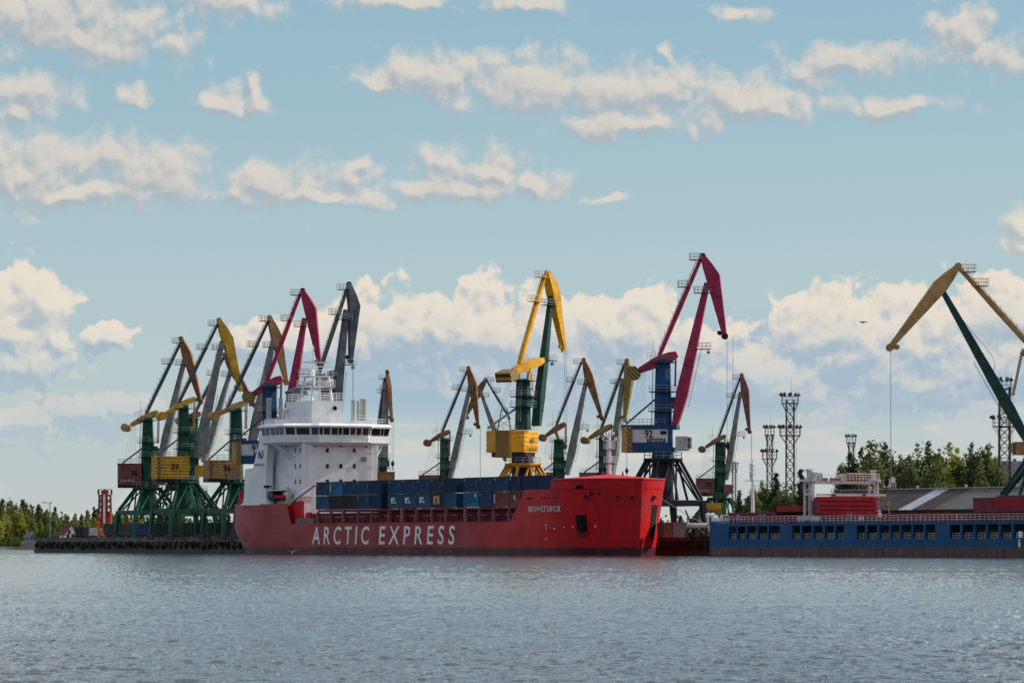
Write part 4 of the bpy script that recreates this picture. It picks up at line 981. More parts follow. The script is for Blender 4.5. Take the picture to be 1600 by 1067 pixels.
    mb = MB(); n = len(rim); mb.add(rim+inner+apex, [(i, i+1, n+i+1, n+i) for i in range(n-1)]+[(n+i, n+i+1, 2*n) for i in range(n-1)]+[(0, n, 2*n), (0, 2*n, n-1), (n-1, 2*n, 2*n-1)])
    mb.build('whaleback_roof', brightred, ship)
    mb = MB()
    for i in range(n-1):
        mb.tube(rim[i], rim[i+1], .13, 6)
    mb.build('rim_pipe', brightred, ship)
build_hull()
def on_hull(px, py, off=.03):
    z = 5.0
    for _ in range(6):
        s = s_hull(px, z); z = z_at(py, s, -hb(s, z))
    return s, z
def hull_point(s, z, off=.03):
    off += .07
    b = hb(s, z); e = .25; db = (hb(min(s+e, 147), z)-hb(s-e, z))/(2*e); n = Vector((-db, -1, 0)).normalized()
    return (s+n.x*off, -b+n.y*off, z)
def hull_letters(name, txt, p00, p11, mat, **kw):
    (sa, za), (sb, zb) = on_hull(*p00), on_hull(*p11)
    return lettering(name, txt, lambda a, b: hull_point(sa+(sb-sa)*a, za+(zb-za)*b), mat, ship, **kw)
sa, sb = s_at(487.5), s_at(711); za, zb = 1.95, 5.42
def words(txt, x0, x1):
    a0, a1 = s_at(x0), s_at(x1)
    lettering('hull_lettering', txt, lambda a, b: (a0+(a1-a0)*a, -B-.035, za+(zb-za)*b), letter_w, ship, space=1.55, shear=.12, bold=.012)
words('ARCTIC', 487.5, 577); words('EXPRESS', 592, 711)
hull_letters('ship_name', 'МОНЧЕГОРСК', (827, 799.8), (876, 789.8), letter_w, space=1.25, bold=.004)
def hull_patch(name, quad, mat, off=.04, parent=ship, n=5):
    """a plate lying on the hull, corners given as photo pixels on the near side"""
    c = [on_hull(*q) for q in quad]; mb = MB(); vs = []
    for i in range(n+1):
        for j in range(n+1):
            a, b = i/n, j/n
            s = (c[0][0]*(1-a)+c[1][0]*a)*(1-b)+(c[3][0]*(1-a)+c[2][0]*a)*b; z = (c[0][1]*(1-a)+c[1][1]*a)*(1-b)+(c[3][1]*(1-a)+c[2][1]*a)*b
            vs.append(hull_point(s, z, off))
    mb.add(vs, [(i*(n+1)+j, (i+1)*(n+1)+j, (i+1)*(n+1)+j+1, i*(n+1)+j+1) for i in range(n) for j in range(n)]); return mb.build(name, mat, parent)
hp_ = hull_patch('anchor_pocket', [(899, 803.5), (917, 803), (920, 838), (902, 839)], paint('pocket_red', (.20, .012, .016), .5, .3, .3))
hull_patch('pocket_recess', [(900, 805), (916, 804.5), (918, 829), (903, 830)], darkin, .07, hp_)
s1, z1_ = on_hull(909, 816)
mb = MB(); c = Vector(hull_point(s1, z1_, .35)); mb.bar(c+Vector((0, 0, .9)), c+Vector((0, 0, -1.3)), .3, .3, (1, 0, 0)); mb.bar(c+Vector((-1.1, 0, -.7)), c+Vector((0, 0, -1.3)), .28, .34, (0, 0, 1)); mb.bar(c+Vector((1.1, 0, -.7)), c+Vector((0, 0, -1.3)), .28, .34, (0, 0, 1)); mb.bar(c+Vector((-1.1, 0, -.7)), c+Vector((-1.15, 0, .0)), .3, .2, (1, 0, 0)); mb.bar(c+Vector((1.1, 0, -.7)), c+Vector((1.15, 0, .0)), .3, .2, (1, 0, 0)); mb.build('anchor', darkin, hp_)
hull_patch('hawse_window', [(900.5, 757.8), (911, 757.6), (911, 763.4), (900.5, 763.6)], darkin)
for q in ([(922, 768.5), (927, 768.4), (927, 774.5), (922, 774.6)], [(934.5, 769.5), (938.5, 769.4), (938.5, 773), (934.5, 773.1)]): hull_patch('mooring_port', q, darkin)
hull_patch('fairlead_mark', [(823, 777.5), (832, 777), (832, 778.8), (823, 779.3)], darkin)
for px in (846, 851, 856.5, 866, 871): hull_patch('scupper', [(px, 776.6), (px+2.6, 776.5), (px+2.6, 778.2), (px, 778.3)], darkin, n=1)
# fittings of the rounded bow, set out by station and height
def bow_disc(name, s, z, r, mat, off=.05, parent=ship, side=-1):
    c = Vector(hull_point(s, z, off)); c2 = Vector(hull_point(s, z, off+.12))
    if side > 0: c.y *= -1; c2.y *= -1
    mb = MB(); mb.tube(c, c2, r, 14); return mb.build(name, mat, parent)
for s, z, side in ((145.4, 10.1, -1), (146.6, 10.0, -1), (145.6, 10.1, 1), (141.5, 10.2, -1)):
    f = bow_disc('fairlead', s, z, .52, brightred, side=side); bow_disc('fairlead_opening', s, z, .32, darkin, .19, f, side)
for s, z in ((136.5, 4.9), (138.4, 5.0), (140.4, 5.05), (142.2, 5.1), (134, 4.7), (131.5, 5.4), (131.5, 4.8), (131.5, 2.9)): bow_disc('thruster_mark', s, z, .13, letter_w, .02)
# anchor pocket on the far side of the bow, seen edge on
mb = MB(); n = 8; vs = []
for i in range(n+1):
    for j in range(n+1):
        a, b = i/n, j/n; z = 3.2+5.6*b; p = hull_point(143.6+1.5*a+.5*b, z, -.03); vs.append((p[0], -p[1], p[2]))
mb.add(vs, [(i*(n+1)+j, (i+1)*(n+1)+j, (i+1)*(n+1)+j+1, i*(n+1)+j+1) for i in range(n) for j in range(n)]); mb.build('anchor_pocket', darkin, ship)
# ---- white deckhouse
def sbox(name, s0, s1, y0, y1, z0, z1, mat, parent=ship):
    mb = MB(); mb.box(s0, s1, y0, y1, z0, z1); return mb.build(name, mat, parent)
ZB = 22.0                                               # underside of the bridge
house_poly = [(9, -7.6), (24.4, -7.6), (24.4, -8.25), (30.2, -8.25), (30.2, 8.25), (24.4, 8.25), (24.4, 7.6), (9, 7.6)]
mb = MB(); mb.prism(house_poly, 5.6, ZB); dh = mb.build('deckhouse', white_m, ship)
# seams of the plating, raised a little
mb = MB()
for z in (11.2, 14.2, 17.2, 20.1): mb.box(30.201, 30.235, -8.2, 8.2, z-.035, z+.035); mb.box(24.6, 30.1, -8.285, -8.252, z-.035, z+.035)
mb.build('plate_seams', white_m, dh)
def pane(name, c, w, h, axis, parent, mat=glass):
    mb = MB(); x, y, z = c
    if axis == 'front': mb.box(x, x+.05, y-w/2, y+w/2, z-h/2, z+h/2)
    else: mb.box(x-w/2, x+w/2, y-.05, y, z-h/2, z+h/2)
    f = mb.build(name, mat, parent)
    mb = MB(); t = .09
    if axis == 'front':
        for a, b, e, g in ((-w/2-t, w/2+t, h/2, h/2+t), (-w/2-t, w/2+t, -h/2-t, -h/2), (-w/2-t, -w/2, -h/2, h/2), (w/2, w/2+t, -h/2, h/2)): mb.box(x, x+.08, y+a, y+b, z+e, z+g)
    else:
        for a, b, e, g in ((-w/2-t, w/2+t, h/2, h/2+t), (-w/2-t, w/2+t, -h/2-t, -h/2), (-w/2-t, -w/2, -h/2, h/2), (w/2, w/2+t, -h/2, h/2)): mb.box(x+a, x+b, y-.08, y, z+e, z+g)
    return f
def front_y(px, s=30.25):
    lo, hi = -14., 14.
    for _ in range(40):
        m = (lo+hi)/2
        if ship_px(s, m, 0)[0] < px: lo = m
        else: hi = m
    return (lo+hi)/2
for px, py in ((511.5, 703.5), (553.5, 703.5), (511.5, 728), (532.5, 728), (553.5, 728), (511.5, 752), (532.5, 752), (553.5, 752)):
    y = front_y(px); pane('window', (30.25, y, z_at(py, 30.2, y)), .62, .82, 'front', dh)
for px in (461.5, 469):
    for py in (703, 728, 752):
        s = s_at(px, -8.3); pane('window', (s, -8.3, z_at(py, s, -8.3)), .5, .9, 'side', dh)
# near and far side wings that carry the badge
def wing(sg):
    def q(px, py): s = s_at(px); return (s, z_at(py, s))
    prof = [q(375.5, 790), q(380.5, 784), q(382, 757), q(382.5, 733.5), q(395.3, 731), q(410.5, 656), q(425, 656), q(418.5, 695), q(415.5, 735), q(415.2, 778), q(417, 786), q(419.5, 790)]
    prof = [(s, max(z, ZS-.2)) if i in (0, 11) else (s, min(z, 25.0)) for i, (s, z) in enumerate(prof)]
    mb = MB(); n = len(prof); y0, y1 = sg*B, sg*(B-1.5)
    if sg < 0: y0 -= .0
    mb.add([(s, y0, z) for s, z in prof]+[(s, y1, z) for s, z in prof], [tuple(range(n)), tuple(range(2*n-1, n-1, -1))]+[(i, (i+1) % n, n+(i+1) % n, n+i) for i in range(n)])
    return mb.build('side_wing', white_m, ship)
wg = wing(-1); wing(1)
mb = MB()
for py in (732.5, 756.5, 780): 
    z = z_at(py, 9); mb.box(s_at(383)+.3, s_at(414), -B-.04, -B-.002, z-.03, z+.03)
mb.build('plate_seams', white_m, wg)
logo_b = flat('badge_blue', (0.012, 0.09, 0.20), .5)
def near(px, py): s = s_at(px); return (s, -B-.04, z_at(py, s))
mb = MB()
left = [(403.2, 708), (405.5, 703), (407.8, 706.5), (409.6, 716.8), (407.2, 717), (405.6, 711), (405.0, 717.6), (403.5, 716.5), (403.0, 712)]
right = [(408.2, 716.6), (409.8, 717.7), (411.2, 714), (412.3, 708), (411.9, 704), (410.6, 702.2), (409.7, 704), (410.3, 709.5), (409.4, 712.8), (408.0, 706)]
mb.add([near(*p) for p in left], [tuple(range(len(left)))]); mb.add([near(*p) for p in right], [tuple(range(len(right)))]); mb.build('badge', logo_b, wg)
lettering('badge_words', 'NORNICKEL', lambda a, b, p=near(397.6, 728.3), q=near(413.2, 723.6): (p[0]+(q[0]-p[0])*a, -B-.04, p[2]+(q[2]-p[2])*b), flat('badge_grey', (.10, .12, .15), .6), wg, bold=.02)
mb = MB(); mb.box(s_at(412.2), s_at(415.1), -B-.05, -B-.002, z_at(762, 17), z_at(758.2, 17)); mb.box(s_at(415.4), s_at(415.4)+.05, -B+.05, -B+1.2, z_at(762, 17), z_at(758.2, 17)); mb.build('vent', darkin, wg)
# recess: catwalk, struts, lower dirty plating
sbox('catwalk', s_at(419), 24.3, -B+.1, -7.65, z_at(766.5, 20), z_at(765, 20), white_m)
mb = MB(); mb.rails([(s_at(420), -B+.15, z_at(765, 20)), (24.2, -B+.15, z_at(765, 20))], 1.0, .035, 2, 1.5); mb.build('catwalk_railing', white_m, ship)
for (pa, pb) in (((426, 693.5), (451.5, 716.5)), ((431, 693.5), (456.5, 717.5))):
    mb = MB(); s0 = s_at(pa[0], -11.0); s1 = s_at(pb[0], -8.4); mb.bar((s0, -11.0, z_at(pa[1], s0, -11)), (s1, -8.3, z_at(pb[1], s1, -8.4)), .3, .3); mb.build('wing_strut', white_m, ship)
mb = MB(); mb.bar((27.5, 11.0, ZB), (28.6, 8.3, 18.6), .3, .3); mb.build('wing_strut', white_m, ship)
# drains, lamps and a louvre on the front of the house
for y in (-7.2, 6.9): mb = MB(); mb.tube((30.32, y, 8.8), (30.32, y, 21.6), .07, 6); mb.build('drain_pipe', white_m, dh)
for y in (-5.5, 0.2, 5.8): mb = MB(); mb.box(30.21, 30.5, y-.18, y+.18, 21.1, 21.4); mb.build('deck_lamp', steel, dh)
mb = MB()
for k in range(5): mb.box(30.24, 30.3, 4.6, 5.8, 18.3+k*.2, 18.42+k*.2)
mb.build('louvre', steel, dh)
# ---- bridge
def plan_off(poly, o):
    n = len(poly); out = []
    for i in range(n):
        a, b, c = Vector(poly[i-1]), Vector(poly[i]), Vector(poly[(i+1) % n]); d1, d2 = (b-a).normalized(), (c-b).normalized()
        n1, n2 = Vector((d1.y, -d1.x)), Vector((d2.y, -d2.x)); m = (n1+n2); m = m/max(.3, m.dot(n1)); out.append(tuple(b+m*o))
    return out
bp_ = [(18.6, -11.4), (28.9, -11.4), (30.4, -6.4), (31.9, -5.4), (31.9, 5.4), (30.4, 6.4), (28.9, 11.4), (18.6, 11.4)]   # counter-clockwise seen from above
Z0, Z1, Z2, Z3 = 22.0, 22.95, 24.95, 25.75
mb = MB(); mb.prism(plan_off(bp_, -.35), Z0-.5, Z0, 0, bp_); mb.prism(bp_, Z0, Z1, 0, plan_off(bp_, .12)); brg = mb.build('bridge', white_m, ship)
mb = MB(); mb.prism(plan_off(bp_, -.02), Z1, Z2, 0, plan_off(bp_, .28)); mb.build('bridge_window_band', white_m, brg)
mb = MB(); mb.prism(plan_off(bp_, .75), Z2+.002, Z2+.3, 0, plan_off(bp_, .8)); mb.prism(plan_off(bp_, .8), Z2+.301, Z3, 0, plan_off(bp_, -.2)); rf = mb.build('bridge_roof', white_m, brg)
def bridge_windows(i, spans, h0=.28, h1=.93):
    a, b = Vector(bp_[i]+(0,)), Vector(bp_[(i+1) % 8]+(0,)); lo_, hi_ = plan_off(bp_, .02), plan_off(bp_, .32)
    A0, B0 = Vector(lo_[i]+(Z1,)), Vector(lo_[(i+1) % 8]+(Z1,)); A1, B1 = Vector(hi_[i]+(Z2,)), Vector(hi_[(i+1) % 8]+(Z2,))
    def pt(u, v, o=0):
        p = A0.lerp(B0, u); q = A1.lerp(B1, u); r = p.lerp(q, v); t = (B0-A0).normalized(); return r+Vector((t.y, -t.x, 0))*o
    for u0, u1 in spans:
        mb = MB(); f = [pt(u0, h0, .03), pt(u1, h0, .03), pt(u1, h1, .03), pt(u0, h1, .03)]; g = [pt(u0, h0, -.05), pt(u1, h0, -.05), pt(u1, h1, -.05), pt(u0, h1, -.05)]
        mb.add(f+g, [(0, 1, 2, 3), (7, 6, 5, 4), (0, 4, 5, 1), (1, 5, 6, 2), (2, 6, 7, 3), (3, 7, 4, 0)]); w = mb.build('bridge_window', glass, brg)
bridge_windows(0, [(.04, .16), (.20, .36), (.42, .60), (.64, .76), (.80, .97)])
bridge_windows(1, [(.06, .40), (.46, .94)])
bridge_windows(2, [(.1, .9)])
bridge_windows(3, [(.01, .075), (.10, .22), (.25, .37), (.39, .455), (.48, .60), (.63, .72), (.75, .84), (.87, .985)])
bridge_windows(4, [(.1, .9)])
bridge_windows(5, [(.08, .50), (.55, .67), (.71, .95)])
bridge_windows(6, [(.05, .30), (.36, .62), (.68, .95)])
mb = MB(); ou = plan_off(bp_, .55); mb.rails([(a, b, Z0+.15) for a, b in ou[:7]], .95, .03, 2, 1.3); mb.build('bridge_walkway_rail', white_m, brg)
mb = MB(); mb.prism(plan_off(bp_, .6), Z0-.02, Z0+.13); mb.build('bridge_walkway', white_m, brg)
mb = MB(); rr_ = plan_off(bp_, -.4); mb.rails([(a, b, Z3) for a, b in rr_+rr_[:1]], 1.05, .03, 2, 1.6); mb.build('roof_railing', white_m, brg)
# ---- upper house, radar mast, funnels
uh = [(14.2, -4.1), (26, -4.1), (26, 2.6), (14.2, 2.6)]
mb = MB(); mb.prism(uh, Z3-.1, 30.4); up = mb.build('upper_deckhouse', white_m, ship)
mb = MB(); mb.rails([(a, b, 30.4) for a, b in uh+uh[:1]], 1.5, .04, 3, 1.3); mb.build('railing', white_m, up)
mb = MB(); mb.tube((26.0, .9, 28.9), (26.25, .9, 28.9), .42, 14); mb.build('search_light', darkin, up)
mb = MB(); mb.tube((14.9, -4.6, 25.8), (14.9, -4.6, 28.3), .16, 6); mb.ring((14.9, -4.6), .45, 28.3, 28.75, 10, .62); mb.ring((14.9, -4.6), .62, 28.751, 29.3, 10, .25); mb.build('antenna_dome', white_m, up)
mb = MB()
for k in range(9): mb.bar((26.3, -3.7+.42*k, 25.9), (25.9, -3.4+.42*k, 27.2), .1, .1)
mb.build('ladder_rungs', white_m, up)
mb = MB(); s0, s1, y0, y1 = 18.0, 23.5, -2.9, 1.6
for s in (s0, s1):
    for y in (y0, y1): mb.bar((s, y, 30.4), (s+(21-s)*.25, y*.7, 35.2), .34, .34)
mb.box(s0-.2, s1+.2, y0-.6, y1+.6, 33.2, 33.4); mb.box(s0+.5, s1-.5, y0-.4, y1+.4, 35.2, 35.4)
for z in (31.6, 32.6, 34.2): mb.bar((s0+.1, y0, z), (s0+.1, y1, z), .14, .14); mb.bar((s1-.1, y0, z), (s1-.1, y1, z), .14, .14); mb.bar((s0, y0+.2, z), (s1, y0+.2, z), .14, .14)
ms = mb.build('radar_mast', white_m, ship)
mb = MB()
mb.rails([(s0-.2, y0-.6, 33.4), (s1+.2, y0-.6, 33.4), (s1+.2, y1+.6, 33.4), (s0-.2, y1+.6, 33.4), (s0-.2, y0-.6, 33.4)], 1.2, .04, 3, 1.0)
mb.rails([(s0+.5, y0-.4, 35.4), (s1-.5, y0-.4, 35.4), (s1-.5, y1+.4, 35.4)], 1.1, .04, 2, 1.0); mb.build('railing', white_m, ms)
mb = MB(); mb.tube((19.5, -.6, 35.4), (19.5, -.6, 41.5), .22, 8, .1); mb.bar((19.5, -2.6, 37.4), (19.5, 1.4, 37.4), .14, .14); mb.bar((17.6, -.6, 38.6), (21.4, -.6, 38.6), .12, .12); mb.tube((22.4, .8, 35.4), (22.4, .8, 38.8), .14, 8, .08); mb.bar((22.4, -.7, 37.2), (22.4, 2.3, 37.2), .12, .12); mb.build('mast_pole', white_m, ms)
for (s, y, z, L) in ((21.5, -1.0, 38.1, 5.6), (23.4, 0, 33.9, 3.2)):
    mb = MB(); mb.bar((s-.3*L*.5, y-L*.45, z), (s+.3*L*.5, y+L*.45, z), .22, .26); mb.tube((s, y, z-.8), (s, y, z), .2, 8); mb.build('radar_scanner', white_m, ms)
mb = MB(); mb.ring((20.5, -1.4), .42, 35.5, 36.2, 10, .5); mb.ring((20.5, -1.4), .5, 36.201, 36.7, 10, .2); mb.build('antenna_dome', white_m, ms)
fun_m = paint('funnel_grey', (0.30, 0.32, 0.34), .4, .1, .05, metal=.3)
for sg in (-1, 1):
    sbox('funnel_base', 18.0, 23.2, sg*9.2-1.6, sg*9.2+1.6, Z3-.1, 26.6, white_m)
    for (ds, dy, r, h) in (((0, -.9, .42, 30.8), (1.9, .35, .74, 31.0), (-.9, .6, .25, 30.7)) if sg > 0 else ((-1.2, -.6, .5, 31.0), (2.6, .2, .42, 30.8))):
        mb = MB(); c = (19.4+ds, sg*9.2+dy); mb.ring(c, r, 26.6, h-.25, 18); mb.ring(c, r+.05, h-.249, h, 18, r+.02); f = mb.build('funnel', fun_m, ship, smooth=False)
        mb = MB(); mb.ring(c, r*.82, h+.002, h+.02, 16); mb.build('funnel_opening', darkin, f)
mb = MB(); mb.rails([(17.6, 7.2, 26.6), (24, 7.2, 26.6), (24, 11, 26.6)], 1.1, .03, 2, 1.2); mb.build('railing', white_m, ship)
# stern fittings and rescue boat
mb = MB(); mb.rails([(1.0, -8.6, ZS), (7.5, -9.6, ZS)], 1.1, .04, 2, 1.2); mb.box(2.2, 2.8, -8.9, -8.3, ZS-.3, ZS+2.6); mb.box(3.0, 6.5, -9.0, -8.6, ZS-.3, ZS+1.0); mb.build('stern_winch', brightred, ship)
rb = tag(empty('rescue_boat', ship.matrix_basis @ Vector((22.0, -8.75, ZS+.75)), SANG), 'small red rescue boat with a dark blue bow in the recess at the ship stern', 'boat')
mb = MB(); sec = [(-4.2, .35, .55), (-3.6, .75, .2), (-1, .95, .0), (2.0, .95, .0), (3.6, .8, .1)]; vs = []
for x, w, zb_ in sec: vs += [(x, -w, .95), (x, -w*.8, .3+zb_*.5), (x, 0, zb_), (x, w*.8, .3+zb_*.5), (x, w, .95)]
mb.add(vs, [(i*5+j, i*5+j+1, (i+1)*5+j+1, (i+1)*5+j) for i in range(4) for j in range(4)]+[tuple(range(5)), tuple(range(20, 25))]+[(i*5, i*5+4, (i+1)*5+4, (i+1)*5) for i in range(4)]); mb.build('hull', brightred, rb)
mb = MB(); mb.tube((-4.5, 0, .9), (-2.2, 0, .9), 1.05, 14, 1.05); mb.build('bow_cover', flat('boat_navy', (.012, .018, .06), .5), rb)
mb = MB(); mb.tube((2.6, -.3, 1.0), (4.0, -.3, 1.0), .5, 10); mb.build('engine', white_m, rb)
mb = MB(); s0 = s_at(451, -9.4); mb.bar((s0, -9.4, ZS-.3), (s0, -9.4, z_at(764, s0)), .8, .8, (1, 0, 0)); mb.bar((s0, -9.4, z_at(764, s0)), (s0-.8, -9.4, z_at(762, s0)), .5, .5); mb.build('boat_davit', paint('davit_cream', (.50, .44, .38), .6, .2, .2), ship)
# gangway stowed against the house
ga = (s_at(455, -9.0), -9.0, z_at(785, 27, -9)); gb = (s_at(493, -9.0), -9.0, z_at(757, 38, -9))
mb = MB(); mb.bar(ga, gb, .7, .16)
ga_, gb_ = Vector(ga), Vector(gb)
for k in range(12): p = ga_.lerp(gb_, k/11); mb.tube(p, p+Vector((0, 0, .9)), .035, 4)
mb.tube(ga_+Vector((0, 0, .9)), gb_+Vector((0, 0, .9)), .04, 4); mb.build('gangway', white_m, ship)
mb = MB(); mb.box(s_at(455, -9), s_at(470, -9), -8.8, -8.3, 5.6, 10.4); mb.box(s_at(478, -9), s_at(478, -9)+1.3, -8.9, -8.3, 5.6, 8.2); mb.build('deck_locker', brightred, ship)
mb = MB(); mb.rails([(s_at(470, -9), -9, ZS-.2), (s_at(486, -9), -9, ZS-.2)], 1.4, .05, 2, .8); mb.build('red_railing', brightred, ship)
mb = MB(); mb.box(s_at(456), s_at(484), -9.2, -8.0, 5.7, 7.1); mb.build('pipe_stack', paint('pipe_brown', (.16, .13, .11), .6), ship)
# ---- hatch coaming, container posts and deck clutter
S_C0 = s_at(494); ZC0 = 8.7
sbox('hatch_coaming', 30.4, S_F1+4, -7.6, 6.6, 5.6, 8.0, deckred); sbox('hatch_cover', S_C0-.2, S_F1-.5, -9.55, 7.6, 8.25, 8.62, deckred)
for i, px in enumerate([494, 514.5, 534, 557, 578, 605.5, 626, 648, 672, 694, 724.5, 746.5, 768.5, 793]):
    s = s_at(px); w = .55 if i % 4 == 2 else .3
    mb = MB(); mb.box(s-w/2, s+w/2, -9.85, -9.3, 5.6, 8.24 if w < .5 else 8.62); mb.build('container_post', postpink, ship)
mb = MB(); mb.box(S_ST1+.5, S_F0-.3, -9.9, -9.86, 5.98, 6.06); mb.rails([(S_C0, -9.0, 5.6), (s_at(792, -9), -9.0, 5.6)], 2.1, .045, 4, 1.45); mb.build('deck_railing', paint('rail_maroon', (.22, .05, .06), .5), ship)
random.seed(11)
mb = MB()
for k in range(46):
    s = random.uniform(S_C0+.5, s_at(790)); h = random.uniform(.5, 2.3)
    if random.random() < .5: mb.tube((s, -8.3, 5.6), (s, -8.3, 5.6+h), random.uniform(.06, .14), 6)
    else: mb.box(s, s+random.uniform(.3, 1.1), -8.5, -7.8, 5.6, 5.6+h*.6)
mb.build('deck_pipes', deckred, ship)
mb = MB()
for k in range(16):
    s = random.uniform(S_C0+.5, s_at(795)); z = random.uniform(5.7, 7.2)
    mb.tube((s, -8.75, z), (s, -8.55, z), random.uniform(.14, .3), 8)
mb.build('deck_valves', brightred, ship)
for s in np.linspace(S_C0+1.5, s_at(785), 15):
    mb = MB(); mb.box(s-1.6, s+1.6, -8.62, -8.58, 7.25, 7.37); mb.box(s-.06, s+.06, -8.62, -8.57, 5.7, 7.249); mb.build('catwalk_bracket', rail_m, ship)
# small fittings on the forecastle shelf
mb = MB(); s = s_hull(824.5, ZF); mb.box(s-.3, s+.3, -9.0, -8.4, ZF-1, ZF+1.3); mb.tube((s+1.6, -8.8, ZF-.5), (s+1.6, -8.8, ZF+.9), .18, 8); mb.build('forecastle_vent', brightred, ship)
# ---- foremast
mb = MB(); s = 136.2; z0 = 14.1; zt = 21.6
mb.tube((s, 0, z0-.6), (s, 0, zt), .36, 8, .2)
fm = mb.build('foremast', white_m, ship)
mb = MB()
for z, w in ((15.6, .8), (17.2, .9), (18.7, 1.0), (20.0, 1.3), (21.0, .7)): mb.bar((s, -w, z), (s, w, z), .12, .14); mb.bar((s-w*.6, 0, z), (s+w*.6, 0, z), .12, .14)
mb.build('foremast_crosstrees', white_m, fm)
mb = MB()
for z in (16.2, 18.6): mb.box(s-.7, s+.7, -.75, .75, z, z+.1); mb.rails([(s-.7, -.75, z+.1), (s+.7, -.75, z+.1), (s+.7, .75, z+.1), (s-.7, .75, z+.1)], .95, .035, 2, .5)
mb.build('foremast_platform', white_m, fm)
mb = MB()
for k in range(22): mb.bar((s-.55, -.25, 14.4+k*.32), (s-.55, .25, 14.4+k*.32), .05, .05)
for v in (-.25, .25): mb.bar((s-.55, v, 14.2), (s-.55, v, 21.3), .05, .05, (1, 0, 0))
mb.build('foremast_ladder', white_m, fm)
for (dy, z) in ((-1.25, 20.15), (1.25, 20.15), (-.7, 21.1), (.75, 21.1)):
    mb = MB(); mb.tube((s, dy, z), (s, dy, z+.45), .2, 8, .24); mb.build('mast_lamp', white_m, fm)
for y in (-1.0, 1.5):
    mb = MB(); mb.tube((s+.5, y*1.6, 13.9), (s+.5, y*1.6, 14.7), .22, 8, .1); mb.build('roof_vent', brightred, ship)
# ------------------------------------------------------------------ containers
CM = {'navy': paint('container_navy', (0.015, 0.042, 0.105), .5, .18, .08, .8), 'dark navy': paint('container_dark_navy', (0.011, 0.027, 0.075), .5, .18, .08, .8), 'light blue': paint('container_light_blue', (0.02, 0.12, 0.235), .5, .3, .1, .8),
      'blue': paint('container_blue', (0.02, 0.07, 0.145), .5, .2, .08, .8), 'dark brown': paint('container_dark_brown', (0.030, 0.026, 0.025), .6, .2, .3, .8), 'rust red': paint('container_rust_red', (0.15, 0.05, 0.05), .55, .2, .2, .8),
      'grey blue': paint('container_grey_blue', (0.03, 0.075, 0.11), .5, .2, .1, .8), 'slate': paint('container_slate', (0.020, 0.032, 0.052), .5, .2, .1, .8)}
_cm = {}
def container_mesh(L, Hh, Wd=2.44):
    key = (round(L, 2), Hh)
    if key in _cm: return _cm[key]
    mb = MB(); x0, x1, y0, y1 = -L/2+.16, L/2-.16, -Wd/2+.06, Wd/2-.06; z0, z1 = .16, Hh-.12
    n = int((x1-x0)/.28); vs = []
    prof = []
    for i in range(n):
        a = x0+(x1-x0)*i/n; w = (x1-x0)/n
        prof += [(a, 0), (a+w*.25, .045), (a+w*.5, .045), (a+w*.75, 0)]
    prof.append((x1, 0))
    for yy, sg in ((y0, 1), (y1, -1)):
        vs = [(x, yy+sg*dy, z) for x, dy in prof for z in (z0, z1)]; mb.add(vs, [(2*i, 2*i+2, 2*i+3, 2*i+1) for i in range(len(prof)-1)])
    mb.box(-L/2, L/2, -Wd/2, -Wd/2+.1, 0, .159); mb.box(-L/2, L/2, Wd/2-.1, Wd/2, 0, .159); mb.box(-L/2, L/2, -Wd/2, -Wd/2+.08, Hh-.119, Hh); mb.box(-L/2, L/2, Wd/2-.08, Wd/2, Hh-.119, Hh)
    for sx in (-1, 1):
        for sy in (-1, 1):
            a, b = sorted((sx*L/2, sx*(L/2-.16))); c, e = sorted((sy*Wd/2, sy*(Wd/2-.14))); mb.box(a, b, c, e, .16, Hh-.12)
    mb.box(-L/2+.05, L/2-.05, -Wd/2+.101, Wd/2-.101, Hh-.1, Hh-.03); mb.box(-L/2+.05, L/2-.05, -Wd/2+.101, Wd/2-.101, .05, .15)
    mb.box(-L/2+.01, -L/2+.05, -Wd/2+.145, Wd/2-.145, .16, Hh-.12); mb.box(L/2-.05, L/2-.01, -Wd/2+.145, Wd/2-.145, .16, Hh-.12)
    tmp = mb.build('shipping_container', CM['navy']); me = tmp.data; bpy.data.objects.remove(tmp); _cm[key] = me; return me
ORD = ['first', 'second', 'third', 'fourth', 'fifth', 'sixth', 'seventh', 'eighth', 'ninth', 'tenth', 'eleventh', 'twelfth', 'thirteenth', 'fourteenth', 'fifteenth', 'sixteenth', 'seventeenth', 'eighteenth']
